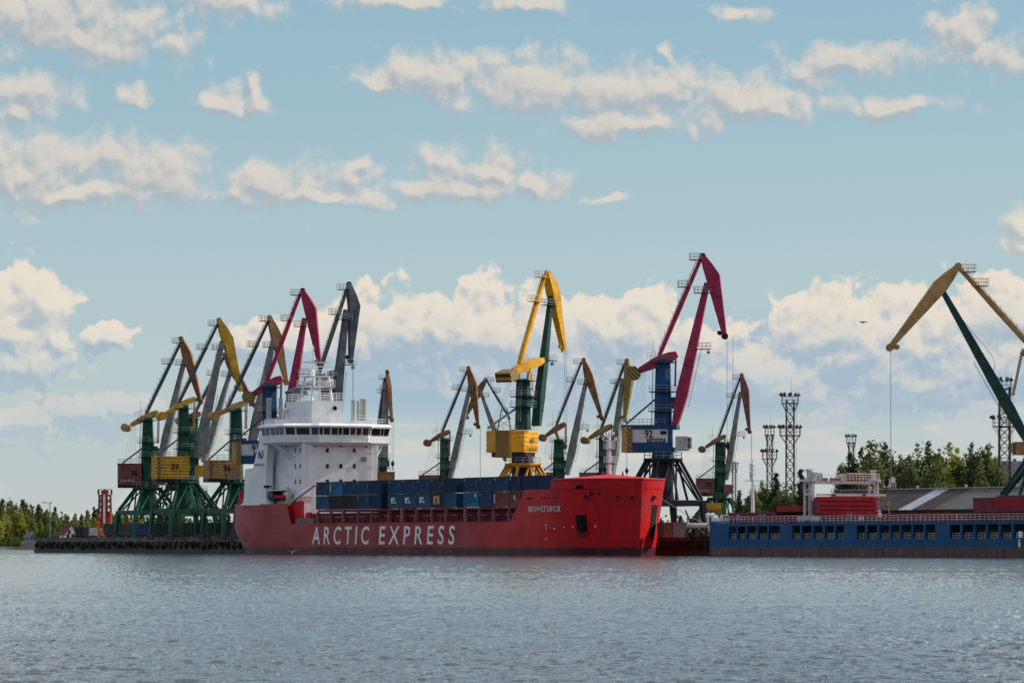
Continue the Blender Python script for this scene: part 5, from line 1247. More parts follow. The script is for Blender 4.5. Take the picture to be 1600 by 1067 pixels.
def container(x0, x1, tier, colour, label, y=-8.45, marks=None, dz=0.0):
    s0, s1 = s_at(x0, -9.6)+.05, s_at(x1, -9.6)-.05; L = s1-s0; Hh = 2.62
    c = bpy.data.objects.new('shipping_container', container_mesh(L, Hh)); COL.objects.link(c)
    c.location = ship.matrix_basis @ Vector(((s0+s1)/2, y, ZC0+tier*2.70+dz)); c.rotation_euler = (0, 0, SANG)
    c.material_slots[0].link = 'OBJECT'; c.material_slots[0].material = CM[colour]
    tag(c, label, 'container', 'shipping containers stacked on the red ship')
    yy = -1.245
    if marks == 'dot':
        mb = MB(); mb.box(-L*.42, -L*.30, yy-.03, yy-.004, 2.05, 2.32); mb.build('placard', flat('placard_tan', (.30, .20, .12), .6), c)
        mb = MB(); mb.box(L*.36, L*.385, yy-.03, yy-.004, 1.2, 2.2); mb.build('code_strip', flat('code_grey', (.13, .16, .2), .6), c)
    elif marks == 'fesco':
        mb = MB()
        for (a, b, e, g) in ((-.22, .08, 1.75, 1.95), (-.22, .0, 1.50, 1.66), (-.22, -.12, .95, 1.74), (-.12, .16, .95, 1.10), (.0, .12, 1.25, 1.40)): mb.box(a*L, b*L, yy-.03, yy-.004, e, g)
        mb.build('white_emblem', letter_w, c)
    elif marks == 'column':
        mb = MB(); 
        for k in range(6): mb.box(-L*.42, -L*.36, yy-.03, yy-.004, .65+k*.27, .84+k*.27)
        mb.build('white_code', letter_w, c)
    elif marks == 'panel':
        mb = MB(); mb.box(-L*.26, L*.18, yy-.03, yy-.004, .6, 2.15); p = mb.build('orange_panel', flat('panel_orange', (.42, .20, .07), .6), c)
        mb = MB(); mb.spine([(-L*.05, 1.75), (-L*.05, 1.45), (-L*.05, 1.05)], [.1, .5, .9], [.02, .02, .02], yy-.045); mb.box(-L*.14, L*.08, yy-.05, yy-.032, .72, .84); mb.build('panel_mark', black_m, p)
    elif marks == 'ring':
        mb = MB(); mb.tube((L*.34, yy-.004, 2.05), (L*.34, yy-.03, 2.05), .28, 12); mb.build('white_mark', letter_w, c)
        mb = MB(); mb.box(-L*.36, L*.28, yy-.03, yy-.004, 1.0, 1.75); mb.build('faded_panel', CM['blue'], c)
    elif marks == 'scribble':
        mb = MB(); 
        for (a, b, e, g) in ((-.05, .12, 1.75, 1.88), (-.05, .0, 1.35, 1.75), (.0, .12, 1.3, 1.42), (.06, .12, 1.0, 1.3)): mb.box(a*L, b*L, yy-.03, yy-.004, e, g)
        mb.build('white_mark', letter_w, c)
    return c
UPPER = [(494, 514, 'navy', 'dot'), (514.5, 535.2, 'light blue', 'column'), (535.8, 556.3, 'navy', 'dot'), (556.8, 577.5, 'navy', 'dot'), (578, 596, 'dark navy', None), (606, 627, 'navy', 'dot'), (627.5, 649.8, 'navy', 'dot'), (650.3, 672, 'navy', 'dot'), (672.5, 694.8, 'slate', 'dot'), (695.3, 713, 'dark navy', None), (724, 747.5, 'navy', 'dot'), (748, 769, 'navy', 'dot'), (770.8, 794.5, 'navy', 'dot'), (795, 813.5, 'dark navy', 'dot'), (815, 838, 'dark navy', None), (838.6, 862, 'dark navy', None)]
LOWER = [(494, 514, 'blue', None), (514.5, 535.2, 'dark brown', None), (535.8, 556.3, 'dark brown', None), (556.8, 577.5, 'navy', 'dot'), (578, 596, 'dark navy', None), (606, 627, 'grey blue', 'fesco'), (627.5, 649.8, 'blue', 'fesco'), (650.3, 672, 'blue', 'fesco'), (672.5, 694.8, 'slate', 'panel'), (695.3, 713, 'blue', None), (724, 747.5, 'light blue', 'ring'), (748, 769, 'navy', 'dot'), (770.8, 794.5, 'rust red', 'column'), (795, 813.5, 'rust red', 'scribble'), (815, 838, 'blue', None)]
MK = {'dot': ' with tan placard', 'fesco': ' with a white emblem', 'column': ' with white characters', 'panel': ' with an orange panel', 'ring': ' with a white mark in its corner', 'scribble': ' with a small white mark', None: ''}
for tier, rowl, tn in ((1, UPPER, 'upper'), (0, LOWER, 'lower')):
    for i, (x0, x1, c, mk) in enumerate(rowl):
        container(x0, x1, tier, c, f'{c} container{MK[mk]}, {ORD[i]} from the bridge, {tn} tier', marks=mk)
# inner rows glimpsed through the gaps between the bays
for x0, x1, tier, c, lb in ((590, 607, 1, 'light blue', 'light blue container glimpsed in the first gap of the upper tier'), (590, 607, 0, 'dark navy', 'dark container glimpsed in the first gap of the lower tier'), (707, 730, 1, 'dark brown', 'dark brown container glimpsed in the second gap of the upper tier'), (707, 730, 0, 'dark navy', 'dark container glimpsed in the second gap of the lower tier')):
    container(x0+6, x1+8, tier, c, lb, y=-5.9)
# ------------------------------------------------------------------ blue ship (local x = along the hull towards the viewer's right, y = away, z up)
BO = Vector((32.2, 675.7, 0)); bship = tag(empty('blue_ship', BO, SANG), 'blue cargo ship with a row of dark side openings and maroon hatches', 'cargo ship')
def b_px(s, y, z):
    x = BO.x+AX*s+NXX*y; d = BO.y+AY*s+NYY*y; return CX+F*x/d, HY-F*(z-H)/d, d
def bs_at(px, y=0.0):
    lo, hi = -20.0, 300.0
    for _ in range(50):
        m = (lo+hi)/2
        if b_px(m, y, 0)[0] < px: lo = m
        else: hi = m
    return (lo+hi)/2
def bz(py, s, y=0.0): return H+(HY-py)/F*b_px(s, y, 0)[2]
BW, BL, BT, Z_BT = 15.5, 125.0, 5.35, 1.45
def blue_mat():
    m, nt, b = base_mat('ship_hull_blue'); tc = nt.nodes.new('ShaderNodeTexCoord'); o = tc.outputs['Object']
    sp = nt.nodes.new('ShaderNodeSeparateXYZ'); nt.links.new(o, sp.inputs[0]); z = sp.outputs[2]
    n1 = NOISE(nt, VM(nt, 'MULTIPLY', o, (.2, .2, .5)), 1.0, 6, .62)
    c = MIX(nt, MR(nt, n1, .35, .7), (0.005, 0.050, 0.140), (0.008, 0.072, 0.185))
    st = NOISE(nt, VM(nt, 'MULTIPLY', o, (1.1, 1.1, .1)), 1.0, 5, .65)
    c = MIX(nt, M(nt, 'MULTIPLY', MR(nt, st, .55, .75), .45), c, (0.018, 0.04, 0.075))
    brown = MIX(nt, MR(nt, st, .38, .68), (0.105, 0.062, 0.058), (0.045, 0.028, 0.028))
    brown = MIX(nt, MR(nt, NOISE(nt, o, .4, 6, .7), .52, .7), brown, (0.15, 0.09, 0.08))
    wl = M(nt, 'ADD', z, M(nt, 'MULTIPLY', M(nt, 'SUBTRACT', n1, .5), .12))
    c = MIX(nt, M(nt, 'LESS_THAN', wl, Z_BT), c, brown)
    c = MIX(nt, M(nt, 'MULTIPLY', M(nt, 'LESS_THAN', M(nt, 'ABSOLUTE', M(nt, 'SUBTRACT', wl, Z_BT)), .05), .7), c, (0.16, 0.07, 0.045))
    nt.links.new(c, b.inputs['Base Color']); b.inputs['Roughness'].default_value = .5; b.inputs['Specular IOR Level'].default_value = .12
    bp = nt.nodes.new('ShaderNodeBump'); bp.inputs['Strength'].default_value = .35; bp.inputs['Distance'].default_value = .1
    nt.links.new(NOISE(nt, VM(nt, 'MULTIPLY', o, (.25, .25, .5)), 1.0, 3, .5), bp.inputs['Height']); nt.links.new(bp.outputs[0], b.inputs['Normal']); return m
blue_m = blue_mat(); maroon = paint('hatch_maroon', (.15, .02, .034), .55, .25, .15, .7); bred = paint('hatch_red', (.25, .009, .022), .5, .15, .05, .7)
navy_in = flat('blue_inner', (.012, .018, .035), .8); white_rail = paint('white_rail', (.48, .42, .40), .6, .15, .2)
OPEN = []
def openings():
    rows = [(1139, 1151), (1152.5, 1164.5), (1167.5, 1181), (1184, 1198.5), (1201, 1218), (1238, 1250), (1253, 1268), (1271, 1285.5), (1289, 1303), (1306, 1318.5), (1338.5, 1351.5), (1355, 1370.5), (1374, 1389), (1392, 1405), (1408, 1423.5), (1426.5, 1443), (1446, 1461), (1484, 1500), (1503.5, 1521), (1524, 1540), (1543, 1560), (1563.5, 1580), (1583.5, 1603), (1606, 1624), (1628, 1646)]
    return [(bs_at(a), bs_at(b)) for a, b in rows]
def build_blue():
    ops = openings(); zo0, zo1 = 2.85, 4.95
    mb = MB(); 
    def sheer(s): return BT+max(0, (14-s)/14)**2*.35
    def st(s, z): return max(s, 0.0+max(0, (1.2-z))*.35*(1 if s < 2 else 0)) if s < 2 else s
    xs = sorted(set([0, .5, 1.2, 2, 4, 8]+list(np.arange(12, BL, 6))+[BL]+[x for o in ops for x in o]))
    zl = [-1.5, 0, .8, 1.45, 2.2, zo0, zo1, BT]
    def open_at(a, b): m = (a+b)/2; return any(o[0] < m < o[1] for o in ops)
    for i in range(len(xs)-1):
        a, b = xs[i], xs[i+1]
        for j in range(len(zl)-1):
            if zl[j] == zo0 and open_at(a, b): continue
            z0a, z1a = zl[j], zl[j+1]; ta, tb = (sheer(a) if j == len(zl)-2 else z1a), (sheer(b) if j == len(zl)-2 else z1a)
            ya = .9*max(0, 1-a/1.2)**2; yb = .9*max(0, 1-b/1.2)**2
            mb.add([(a, ya, z0a), (b, yb, z0a), (b, yb, tb), (a, ya, ta)], [(0, 1, 2, 3)])
    for s0, s1 in ops:                                  # returns of each opening give the plate its depth
        for (a, b, z0, z1) in ((s0, s0, zo0, zo1), (s1, s1, zo0, zo1)): mb.add([(a, 0, z0), (a, .3, z0), (a, .3, z1), (a, 0, z1)], [(0, 1, 2, 3)])
        mb.add([(s0, 0, zo0), (s1, 0, zo0), (s1, .3, zo0), (s0, .3, zo0)], [(0, 1, 2, 3)]); mb.add([(s0, 0, zo1), (s1, 0, zo1), (s1, .3, zo1), (s0, .3, zo1)], [(0, 1, 2, 3)])
    mb.add([(0, .9, -1.5), (0, BW-.9, -1.5), (0, BW-.9, sheer(0)), (0, .9, sheer(0))], [(0, 1, 2, 3)])
    mb.add([(0, BW-.9, -1.5), (1.2, BW, -1.5), (BL, BW, -1.5), (BL, BW, BT), (1.2, BW, sheer(1.2)), (0, BW-.9, sheer(0))], [(0, 1, 2, 3, 4, 5)])
    mb.add([(BL, 0, -1.5), (BL, BW, -1.5), (BL, BW, BT), (BL, 0, BT)], [(0, 1, 2, 3)])
    hl = mb.build('hull', blue_m, bship)
    mb = MB(); mb.box(.3, BL-.1, .31, BW-.3, BT-.25, BT-.02); mb.build('deck', maroon, bship)
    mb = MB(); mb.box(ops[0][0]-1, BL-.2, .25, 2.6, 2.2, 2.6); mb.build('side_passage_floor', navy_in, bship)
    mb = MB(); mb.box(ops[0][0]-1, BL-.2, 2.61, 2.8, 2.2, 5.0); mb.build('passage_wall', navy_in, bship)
    for s0, s1 in ops:
        mb = MB(); mb.rails([(s0+.15, .45, 2.62), (s1-.15, .45, 2.62)], 1.05, .045, 3, .85); mb.build('opening_rail', white_rail, bship)
    mb = MB(); mb.bar((.8, -.02, sheer(0)), (BL, -.02, BT+.0), .12, .16); mb.bar((1.2, -.02, 2.45), (BL, -.02, 2.45), .1, .12); mb.build('rubbing_strake', blue_m, hl)
    # rails along the deck edge
    z0 = BT; s0, s1 = bs_at(1126), bs_at(1640)
    k = 0; s = s0
    while s < s1:
        e = min(s+9.6, s1); mb = MB(); mb.rails([(s, .25, z0), (e-.12, .25, z0)], 1.15, .045, 3, 1.15); mb.build('deck_railing', white_rail, bship); s = e; k += 1
    mb = MB(); mb.box(bs_at(1126, 2.5), BL-2, 2.5, BW-2.5, BT, 6.75); mb.build('hatch_coaming', maroon, bship)
    for a, b in ((1138, 1162), (1164, 1188), (1190, 1212)):
        mb = MB(); s0, s1 = bs_at(a, 2.2), bs_at(b, 2.2); mb.box(s0, s1, 2.3, BW-2.3, 6.752, 7.2); mb.build('hatch_cover', maroon, bship)
    for a, b, zz0, zz1, m in ((1213, 1250, 801, 790.5, bred), (1251, 1272, 803, 793, maroon)):
        s0, s1 = bs_at(a, 2.4), bs_at(b, 2.4); mb = MB(); mb.box(s0, s1, 2.4, BW-2.4, 7.22 if m is bred else 7.21, bz(zz1, s0, 2.4)); h = mb.build('hatch_cover', m, bship)
    # tall pile of red hatch covers behind the gantry's legs, its end turned to the viewer
    s1 = bs_at(1281, 1.7); s0 = bs_at(1272, 1.7)-.4; zt = bz(775.5, s1, 1.7); zb_ = 6.80; n = 4; hh = (zt-zb_)/n; y1 = 12.9
    for i in range(n):
        mb = MB(); mb.box(s0, s1, 1.7, y1, zb_+i*hh, zb_+(i+1)*hh-.16); mb.box(s0+.3, s1-.3, 2.1, y1-.4, zb_+(i+1)*hh-.158, zb_+(i+1)*hh-.002); mb.build('hatch_cover', bred, bship)
    mb = MB(); mb.box(s1-1.0, s1+.2, .9, 1.6, 6.752, zt-.6); mb.build('hatch_end', maroon, bship)
    sm = bs_at(1520, 1.9); s1 = bs_at(1680, 1.9); sk = bs_at(1551, 1.9)
    for a, b, z, zh, m in ((sm, s1, 6.78, 7.55, maroon), (sm, sk, 7.58, 8.28, maroon), (sk+.1, s1, 7.58, 8.28, bred), (sm, sk, 8.31, 8.95, maroon), (sk+.1, s1, 8.31, 8.98, bred)):
        mb = MB(); mb.box(a, b, 1.9, BW-2.3, z, zh); mb.build('hatch_cover', m, bship)
    # gantry that carries the hatch covers, white and pink
    gm = paint('gantry_white', (.50, .47, .48), .5, .08, .12); gp = paint('gantry_pink', (.62, .46, .44), .5, .1, .1)
    def leg(px0, px1, y, top=True):
        a, b = bs_at(px0, y), bs_at(px1, y); z1 = bz(752.5, a, y)
        for s in (a, b): mb = MB(); mb.box(s-.22, s+.22, y-.25, y+.25, 6.3, z1); mb.build('gantry_leg', gm, g)
        mb = MB(); mb.box(a-.8, b+.8, y-.35, y+.35, 5.9, 6.5); 
        for s in (a-.4, a+.4, b-.4, b+.4): mb.tube((s, y-.36, 5.75), (s, y+.36, 5.75), .35, 10)
        mb.build('gantry_bogie', gm, g)
        mb = MB(); z = bz(774, a, y); mb.box(a, b, y-.15, y+.15, z, z+.45); mb.bar((a, y, z+.5), (b, y, z1-.3), .14, .14); mb.build('leg_brace', gm, g)
    g = tag(empty('hatch_gantry', (0, 0, 0)), 'white and pale pink travelling gantry standing over the red hatch covers of the blue ship', 'gantry'); g.location = BO; g.rotation_euler = (0, 0, SANG)
    GA, GB = bs_at(1257.5, 1.6), bs_at(1270.5, 1.6); ym = BW-1.6
    def leg2(y):
        z1 = bz(752.5, GA, 1.6)
        for s in (GA, (GA+GB)/2+.3, GB): mb = MB(); mb.box(s-.15, s+.15, y-.18, y+.18, 6.3, z1); mb.build('gantry_leg', gm, g)
        mb = MB(); mb.box(GA-1.6, GB+1.6, y-.35, y+.35, 5.9, 6.45)
        for s in (GA-1.1, GA, GB, GB+1.1): mb.tube((s, y-.36, 5.75), (s, y+.36, 5.75), .35, 10)
        mb.build('gantry_bogie', gm, g)
        mb = MB(); z = bz(774, GA, 1.6); mb.box(GA+.21, GB-.21, y-.15, y+.15, z, z+.45); mb.bar((GA, y, z+.5), (GB, y, z1-.3), .14, .14); mb.build('leg_brace', gm, g)
        mb = MB(); mb.box(GA-.9, GB+.5, y-.4, y+.4, z1+.002, z1+.42); mb.build('leg_head', gm, g)
        zt2 = z1+2.0; mb = MB(); mb.box((GA+GB)/2-.25, (GA+GB)/2+.25, y-.3, y+.3, z1+.422, zt2-.3); mb.box((GA+GB)/2-.4, (GA+GB)/2+.4, y-.45, y+.45, zt2-.298, zt2); mb.build('hoist_post', gm, g)
    leg2(1.6); leg2(ym)
    zb = bz(755.5, GB, 1.6); zp = zb+.44
    for s in (GA+.3, GB-.3): mb = MB(); mb.box(s-.28, s+.28, 2.02, ym-.42, zb, zb+.42); mb.build('cross_beam', gp, g)
    mb = MB(); z = bz(774.5, GB, 1.6); mb.box(GB+.3, GB+.85, 2.0, ym+1.0, z, z+.36); mb.build('lifting_beam', gp, g)
    for y in (4.6, 10.4): mb = MB(); mb.box(GB+.852, GB+.95, y, y+.7, z+.08, z+.28); mb.build('beam_slot', darkin, g)
    def yy(px):
        lo, hi = -5., 40.
        for _ in range(40):
            m = (lo+hi)/2
            if b_px(GB, m, 0)[0] < px: lo = m
            else: hi = m
        return (lo+hi)/2
    mb = MB(); mb.box(GA, GB, 2.1, ym-.5, zb+.422, zb+.47); mb.build('gantry_walkway', gm, g)
    mb = MB(); mb.rails([(GB+.1, yy(1322), zp), (GB+.1, yy(1373), zp)], 1.2, .065, 3, .62); mb.build('gantry_railing', gp, g)
    mb = MB(); mb.rails([(GB+.1, yy(1285), zp), (GB+.1, yy(1313), zp)], .95, .035, 2, 2.0); mb.build('gantry_railing', white_rail, g)
    for a, b, h in ((1272.5, 1276.5, 1.4), (1279, 1284.5, 1.3), (1314, 1321.5, 1.15)):
        mb = MB(); mb.box(GB-.9, GB+.1, yy(a), yy(b), zp+.03, zp+h); mb.build('electric_cabinet', gm, g)
    for px in (1290, 1303, 1309, 1353): mb = MB(); y = yy(px); mb.box(GB-.7, GB, y-.4, y+.4, zp+.03, zp+.55); mb.tube((GB-.3, y-.5, zp+.3), (GB-.3, y+.5, zp+.3), .25, 8); mb.build('winch', steel, g)
    mb = MB(); y = yy(1388); mb.box(GB-.6, GB+.1, y-.5, y+.4, zb-.5, zb+.8); mb.tube((GB-.1, y+.9, zb+.75), (GB+.1, y+.9, zb+.75), .45, 14); mb.build('cable_reel', gp, g)
    mb = MB(); mb.rails([(GB+.1, yy(1392), zb-.7), (GB+.1, yy(1399), zb-.7)], 1.0, .05, 2, .55); mb.build('end_railing', gm, g)
    mb = MB(); y = 1.15
    for k in range(18): mb.bar((GB+.35, y, 6.9+k*.42), (GB+.85, y, 6.9+k*.42), .05, .05)
    for v in (.35, .85): mb.bar((GB+v, y, 6.6), (GB+v, y, zb), .06, .06, (1, 0, 0))
    mb.build('gantry_ladder', gm, g)
    # foremast and deck gear at the left end
    s = bs_at(1176, 7); mb = MB(); zt = bz(724, s, 7); mb.tube((s, 7, BT), (s, 7, zt), .34, 8, .16); mb.tube((s, 7, zt), (s, 7, zt+.7), .08, 6); ft = mb.build('foremast', white_m, bship)
    mb = MB()
    for py, w in ((751, 1.5), (741, .7), (734, .6), (728, .5)): z = bz(py, s, 7); mb.bar((s-w, 7, z), (s+w, 7, z), .14, .14); mb.bar((s, 7-w, z), (s, 7+w, z), .12, .12); mb.tube((s-.3, 6.8, z), (s-.3, 6.8, z+.5), .2, 8)
    mb.build('mast_fittings', white_m, ft)
    mb = MB(); mb.box(bs_at(1100), bs_at(1110), .6, 3.5, BT, bz(804, 1)); mb.box(bs_at(1110)+.02, bs_at(1119), .6, 3.2, BT, bz(809, 1)); mb.build('winch_house', white_m, bship)
    mb = MB(); mb.box(bs_at(1104), bs_at(1106.5), .54, .598, BT+.3, BT+1.2); mb.build('door_opening', darkin, bship)
    mb = MB(); s = bs_at(1114, 2); mb.tube((s-.7, 1.5, BT+1.4), (s+.7, 1.5, BT+1.4), .3, 12); mb.tube((s-.8, 1.5, BT+1.4), (s-.68, 1.5, BT+1.4), .5, 14); mb.tube((s+.68, 1.5, BT+1.4), (s+.8, 1.5, BT+1.4), .5, 14); mb.box(s-.7, s+.7, 1.2, 1.8, BT, BT+1.0); mb.build('mooring_winch', white_m, bship)
    for px in (1123, 1152, 1187, 1192): mb = MB(); s = bs_at(px, .8); mb.ring((s, .9), .16, BT, BT+1.3, 8); mb.ring((s, .9), .3, BT+1.301, BT+1.5, 8); mb.build('deck_vent', paint('vent_teal', (.10, .20, .24), .6), bship)
    for px in (1325, 1329.5): mb = MB(); s = bs_at(px, .35); mb.box(s-.06, s+.06, .3, .42, BT, BT+1.5); mb.build('gate_post', steel, bship)
    for px in (1343, 1347): mb = MB(); s = bs_at(px, .6); mb.bar((s-.4, .6, BT+.1), (s+.1, .6, BT+1.0), .1, .1); mb.bar((s+.1, .6, BT+1.0), (s+.4, .6, BT+.1), .1, .1); mb.build('deck_trestle', white_rail, bship)
    mb = MB(); s = bs_at(1595); mb.box(s-.6, s-.05, -.03, -.005, 1.6, 2.7); f = mb.build('draught_mark', letter_w, bship); mb = MB(); mb.box(s-.05, s+.25, -.03, -.005, 1.6, 2.7); mb.build('red_mark', bred, f)
    mb = MB(); s = bs_at(1596, .5); mb.box(s-.5, s+.5, .3, .34, 3.0, 3.9); mb.build('name_board', white_m, bship)
    mb = MB(); s = bs_at(1389, 1.5); mb.bar((s, 1.5, 6.8), (s, 1.5, 8.6), .12, .12); mb.bar((s-.35, 1.5, 8.1), (s+.1, 1.5, 8.5), .2, .2); mb.build('yellow_davit', C_GOLD, bship)
build_blue()
# ------------------------------------------------------------------ seaman on the blue ship's deck
def seaman():
    s = bs_at(1374.5, 1.1); loc = Matrix.Rotation(SANG, 4, 'Z'); p = BO+loc @ Vector((s, 1.1, BT))
    root = tag(empty('person', p), 'person in orange trousers, white jacket and helmet at the rail of the blue ship', 'person')
    me = bpy.data.meshes.new('body'); V_ = [(0, 0, .95), (0, 0, 1.2), (0, 0, 1.42), (0, -.02, 1.56), (0, -.03, 1.68), (.1, 0, .9), (.12, -.02, .5), (.13, .02, .08), (.14, -.16, .04), (-.1, 0, .9), (-.12, .02, .5), (-.13, .03, .08), (-.14, -.15, .04), (.2, 0, 1.4), (.27, -.03, 1.13), (.24, -.2, .96), (.22, -.29, .95), (-.2, 0, 1.4), (-.28, 0, 1.13), (-.26, -.14, .92), (-.25, -.2, .87)]
    E = [(0,1),(1,2),(2,3),(3,4),(0,5),(5,6),(6,7),(7,8),(0,9),(9,10),(10,11),(11,12),(2,13),(13,14),(14,15),(15,16),(2,17),(17,18),(18,19),(19,20)]
    Rr = [.16, .17, .15, .06, .11, .1, .075, .055, .05, .1, .075, .055, .05, .075, .055, .045, .04, .075, .055, .045, .04]
    me.from_pydata(V_, E, []); bm = bmesh.new(); bm.from_mesh(me); L = bm.verts.layers.skin.verify(); bm.verts.ensure_lookup_table()
    for v, r in zip(bm.verts, Rr): v[L].radius = (r, r)
    bm.verts[0][L].use_root = True; bm.to_mesh(me); bm.free()
    m, nt, b = base_mat('work_clothes'); tc = nt.nodes.new('ShaderNodeTexCoord'); sp = nt.nodes.new('ShaderNodeSeparateXYZ'); nt.links.new(tc.outputs['Object'], sp.inputs[0]); z = sp.outputs[2]
    c = MIX(nt, M(nt, 'GREATER_THAN', z, 1.0), (.75, .10, .02), (.6, .6, .6)); c = MIX(nt, M(nt, 'GREATER_THAN', z, 1.5), c, (.45, .27, .2)); c = MIX(nt, M(nt, 'LESS_THAN', z, .12), c, (.02, .02, .02)); nt.links.new(c, b.inputs['Base Color'])
    me.materials.append(m); o = bpy.data.objects.new('body', me); COL.objects.link(o); o.parent = root
    o.modifiers.new('skin', 'SKIN'); o.modifiers.new('smooth', 'SUBSURF').levels = 1
    mb = MB(); mb.ring((0, -.03), .13, 1.72, 1.78, 12, .135); mb.ring((0, -.03), .135, 1.781, 1.87, 12, .06); mb.build('helmet', white_m, root)
seaman()
# ------------------------------------------------------------------ light masts
lattice_m = paint('mast_steel', (.10, .088, .092), .6, .25, .3)
lamp_m = flat('lamp_dark', (.02, .022, .025), .5)
def light_mast(px, d, ytop, hw, rings, label, lamps=9, ybot=None):
    x = at_px(px, d); z1 = top_h(ytop, d, GZ-.2); root = tag(empty('light_mast', (x, d, GZ-.2)), label, 'light mast', 'lattice light masts of the port')
    a = hw/F*d; mb = MB(); top_w = a*.92
    for sx in (-1, 1):
        for sy in (-1, 1): mb.bar((sx*a, sy*a, 0), (sx*top_w, sy*top_w, z1), .24, .24, (1, 0, 0))
    n = max(6, int(z1/2.0))
    for i in range(n):
        za, zb2 = z1*i/n, z1*(i+1)/n; wa, wb2 = a+(top_w-a)*i/n, a+(top_w-a)*(i+1)/n
        c0 = [(-wa, -wa), (wa, -wa), (wa, wa), (-wa, wa)]; c1 = [(-wb2, -wb2), (wb2, -wb2), (wb2, wb2), (-wb2, wb2)]
        for k in range(4):
            p, q = c0[k], c0[(k+1) % 4]; r, t = c1[k], c1[(k+1) % 4]
            mb.bar(p+(za,), q+(za,), .13, .13); mb.bar(p+(za,), t+(zb2,), .11, .11); mb.bar(q+(za,), r+(zb2,), .11, .11)
    mb.build('lattice', lattice_m, root)
    mb = MB()
    for k in range(int(z1/.5)): mb.bar((a+.0, -a-.25, k*.5), (a+.4, -a-.25, k*.5), .04, .04)
    mb.bar((a, -a-.25, 0), (a, -a-.25, z1), .05, .05, (1, 0, 0)); mb.bar((a+.4, -a-.25, 0), (a+.4, -a-.25, z1), .05, .05, (1, 0, 0)); mb.build('ladder', lattice_m, root)
    for (py, rw) in rings:
        z = top_h(py, d, GZ-.2); r = rw/F*d; mb = MB(); sq = [(-r, -r), (r, -r), (r, r), (-r, r)]; mb.prism(sq, z, z+.16)
        for sx in (-1, 1): mb.bar((sx*a, -a, z-1.6), (sx*r*.95, -r*.95, z), .09, .09); mb.bar((sx*a, a, z-1.6), (sx*r*.95, r*.95, z), .09, .09)
        pf = mb.build('platform', lattice_m, root)
        mb = MB(); mb.rails([(p[0], p[1], z+.16) for p in sq+sq[:1]], 1.5, .045, 2, r*.66); mb.build('railing', rail_m, pf)
        for k in range(lamps):
            t = (k+.5)/lamps*4; i = int(t); f = t-i; p, q = Vector(sq[i]), Vector(sq[(i+1) % 4]); c = p.lerp(q, f); o = c.normalized()
            c3 = Vector((c.x, c.y, z+1.85)); dv = Vector((o.x, o.y, .75)).normalized(); mb = MB(); mb.tube((c.x, c.y, z+1.4), c3, .06, 5); mb.tube(c3-dv*.1, c3+dv*.55, .22, 8, .36); mb.build('floodlight', lamp_m, pf)
    mb = MB(); mb.tube((a*.3, 0, z1), (a*.3, 0, z1+4.5), .025, 4); mb.build('lightning_rod', lattice_m, root)
light_mast(1234.5, 880, 625, 6.4, [(631, 12.5), (681, 15.5)], 'tallest lattice light mast, with two lamp platforms, right of the crane numbered 77', 12)
light_mast(1202.5, 950, 678, 4.2, [(680, 7), (717.5, 11)], 'slender lattice light mast with two lamp platforms, left of the tallest one')
light_mast(1330, 1120, 690, 4.0, [(692, 7)], 'lattice light mast whose top shows above the trees left of the warehouse')
light_mast(1569.5, 830, 604, 8.5, [(608, 10), (667, 17)], 'lattice light mast behind the dark green jib at the right edge', 10)
light_mast(1147, 1300, 724, 2.8, [(733, 5)], 'thin lattice mast right behind the jib of the crane numbered 77', 6)
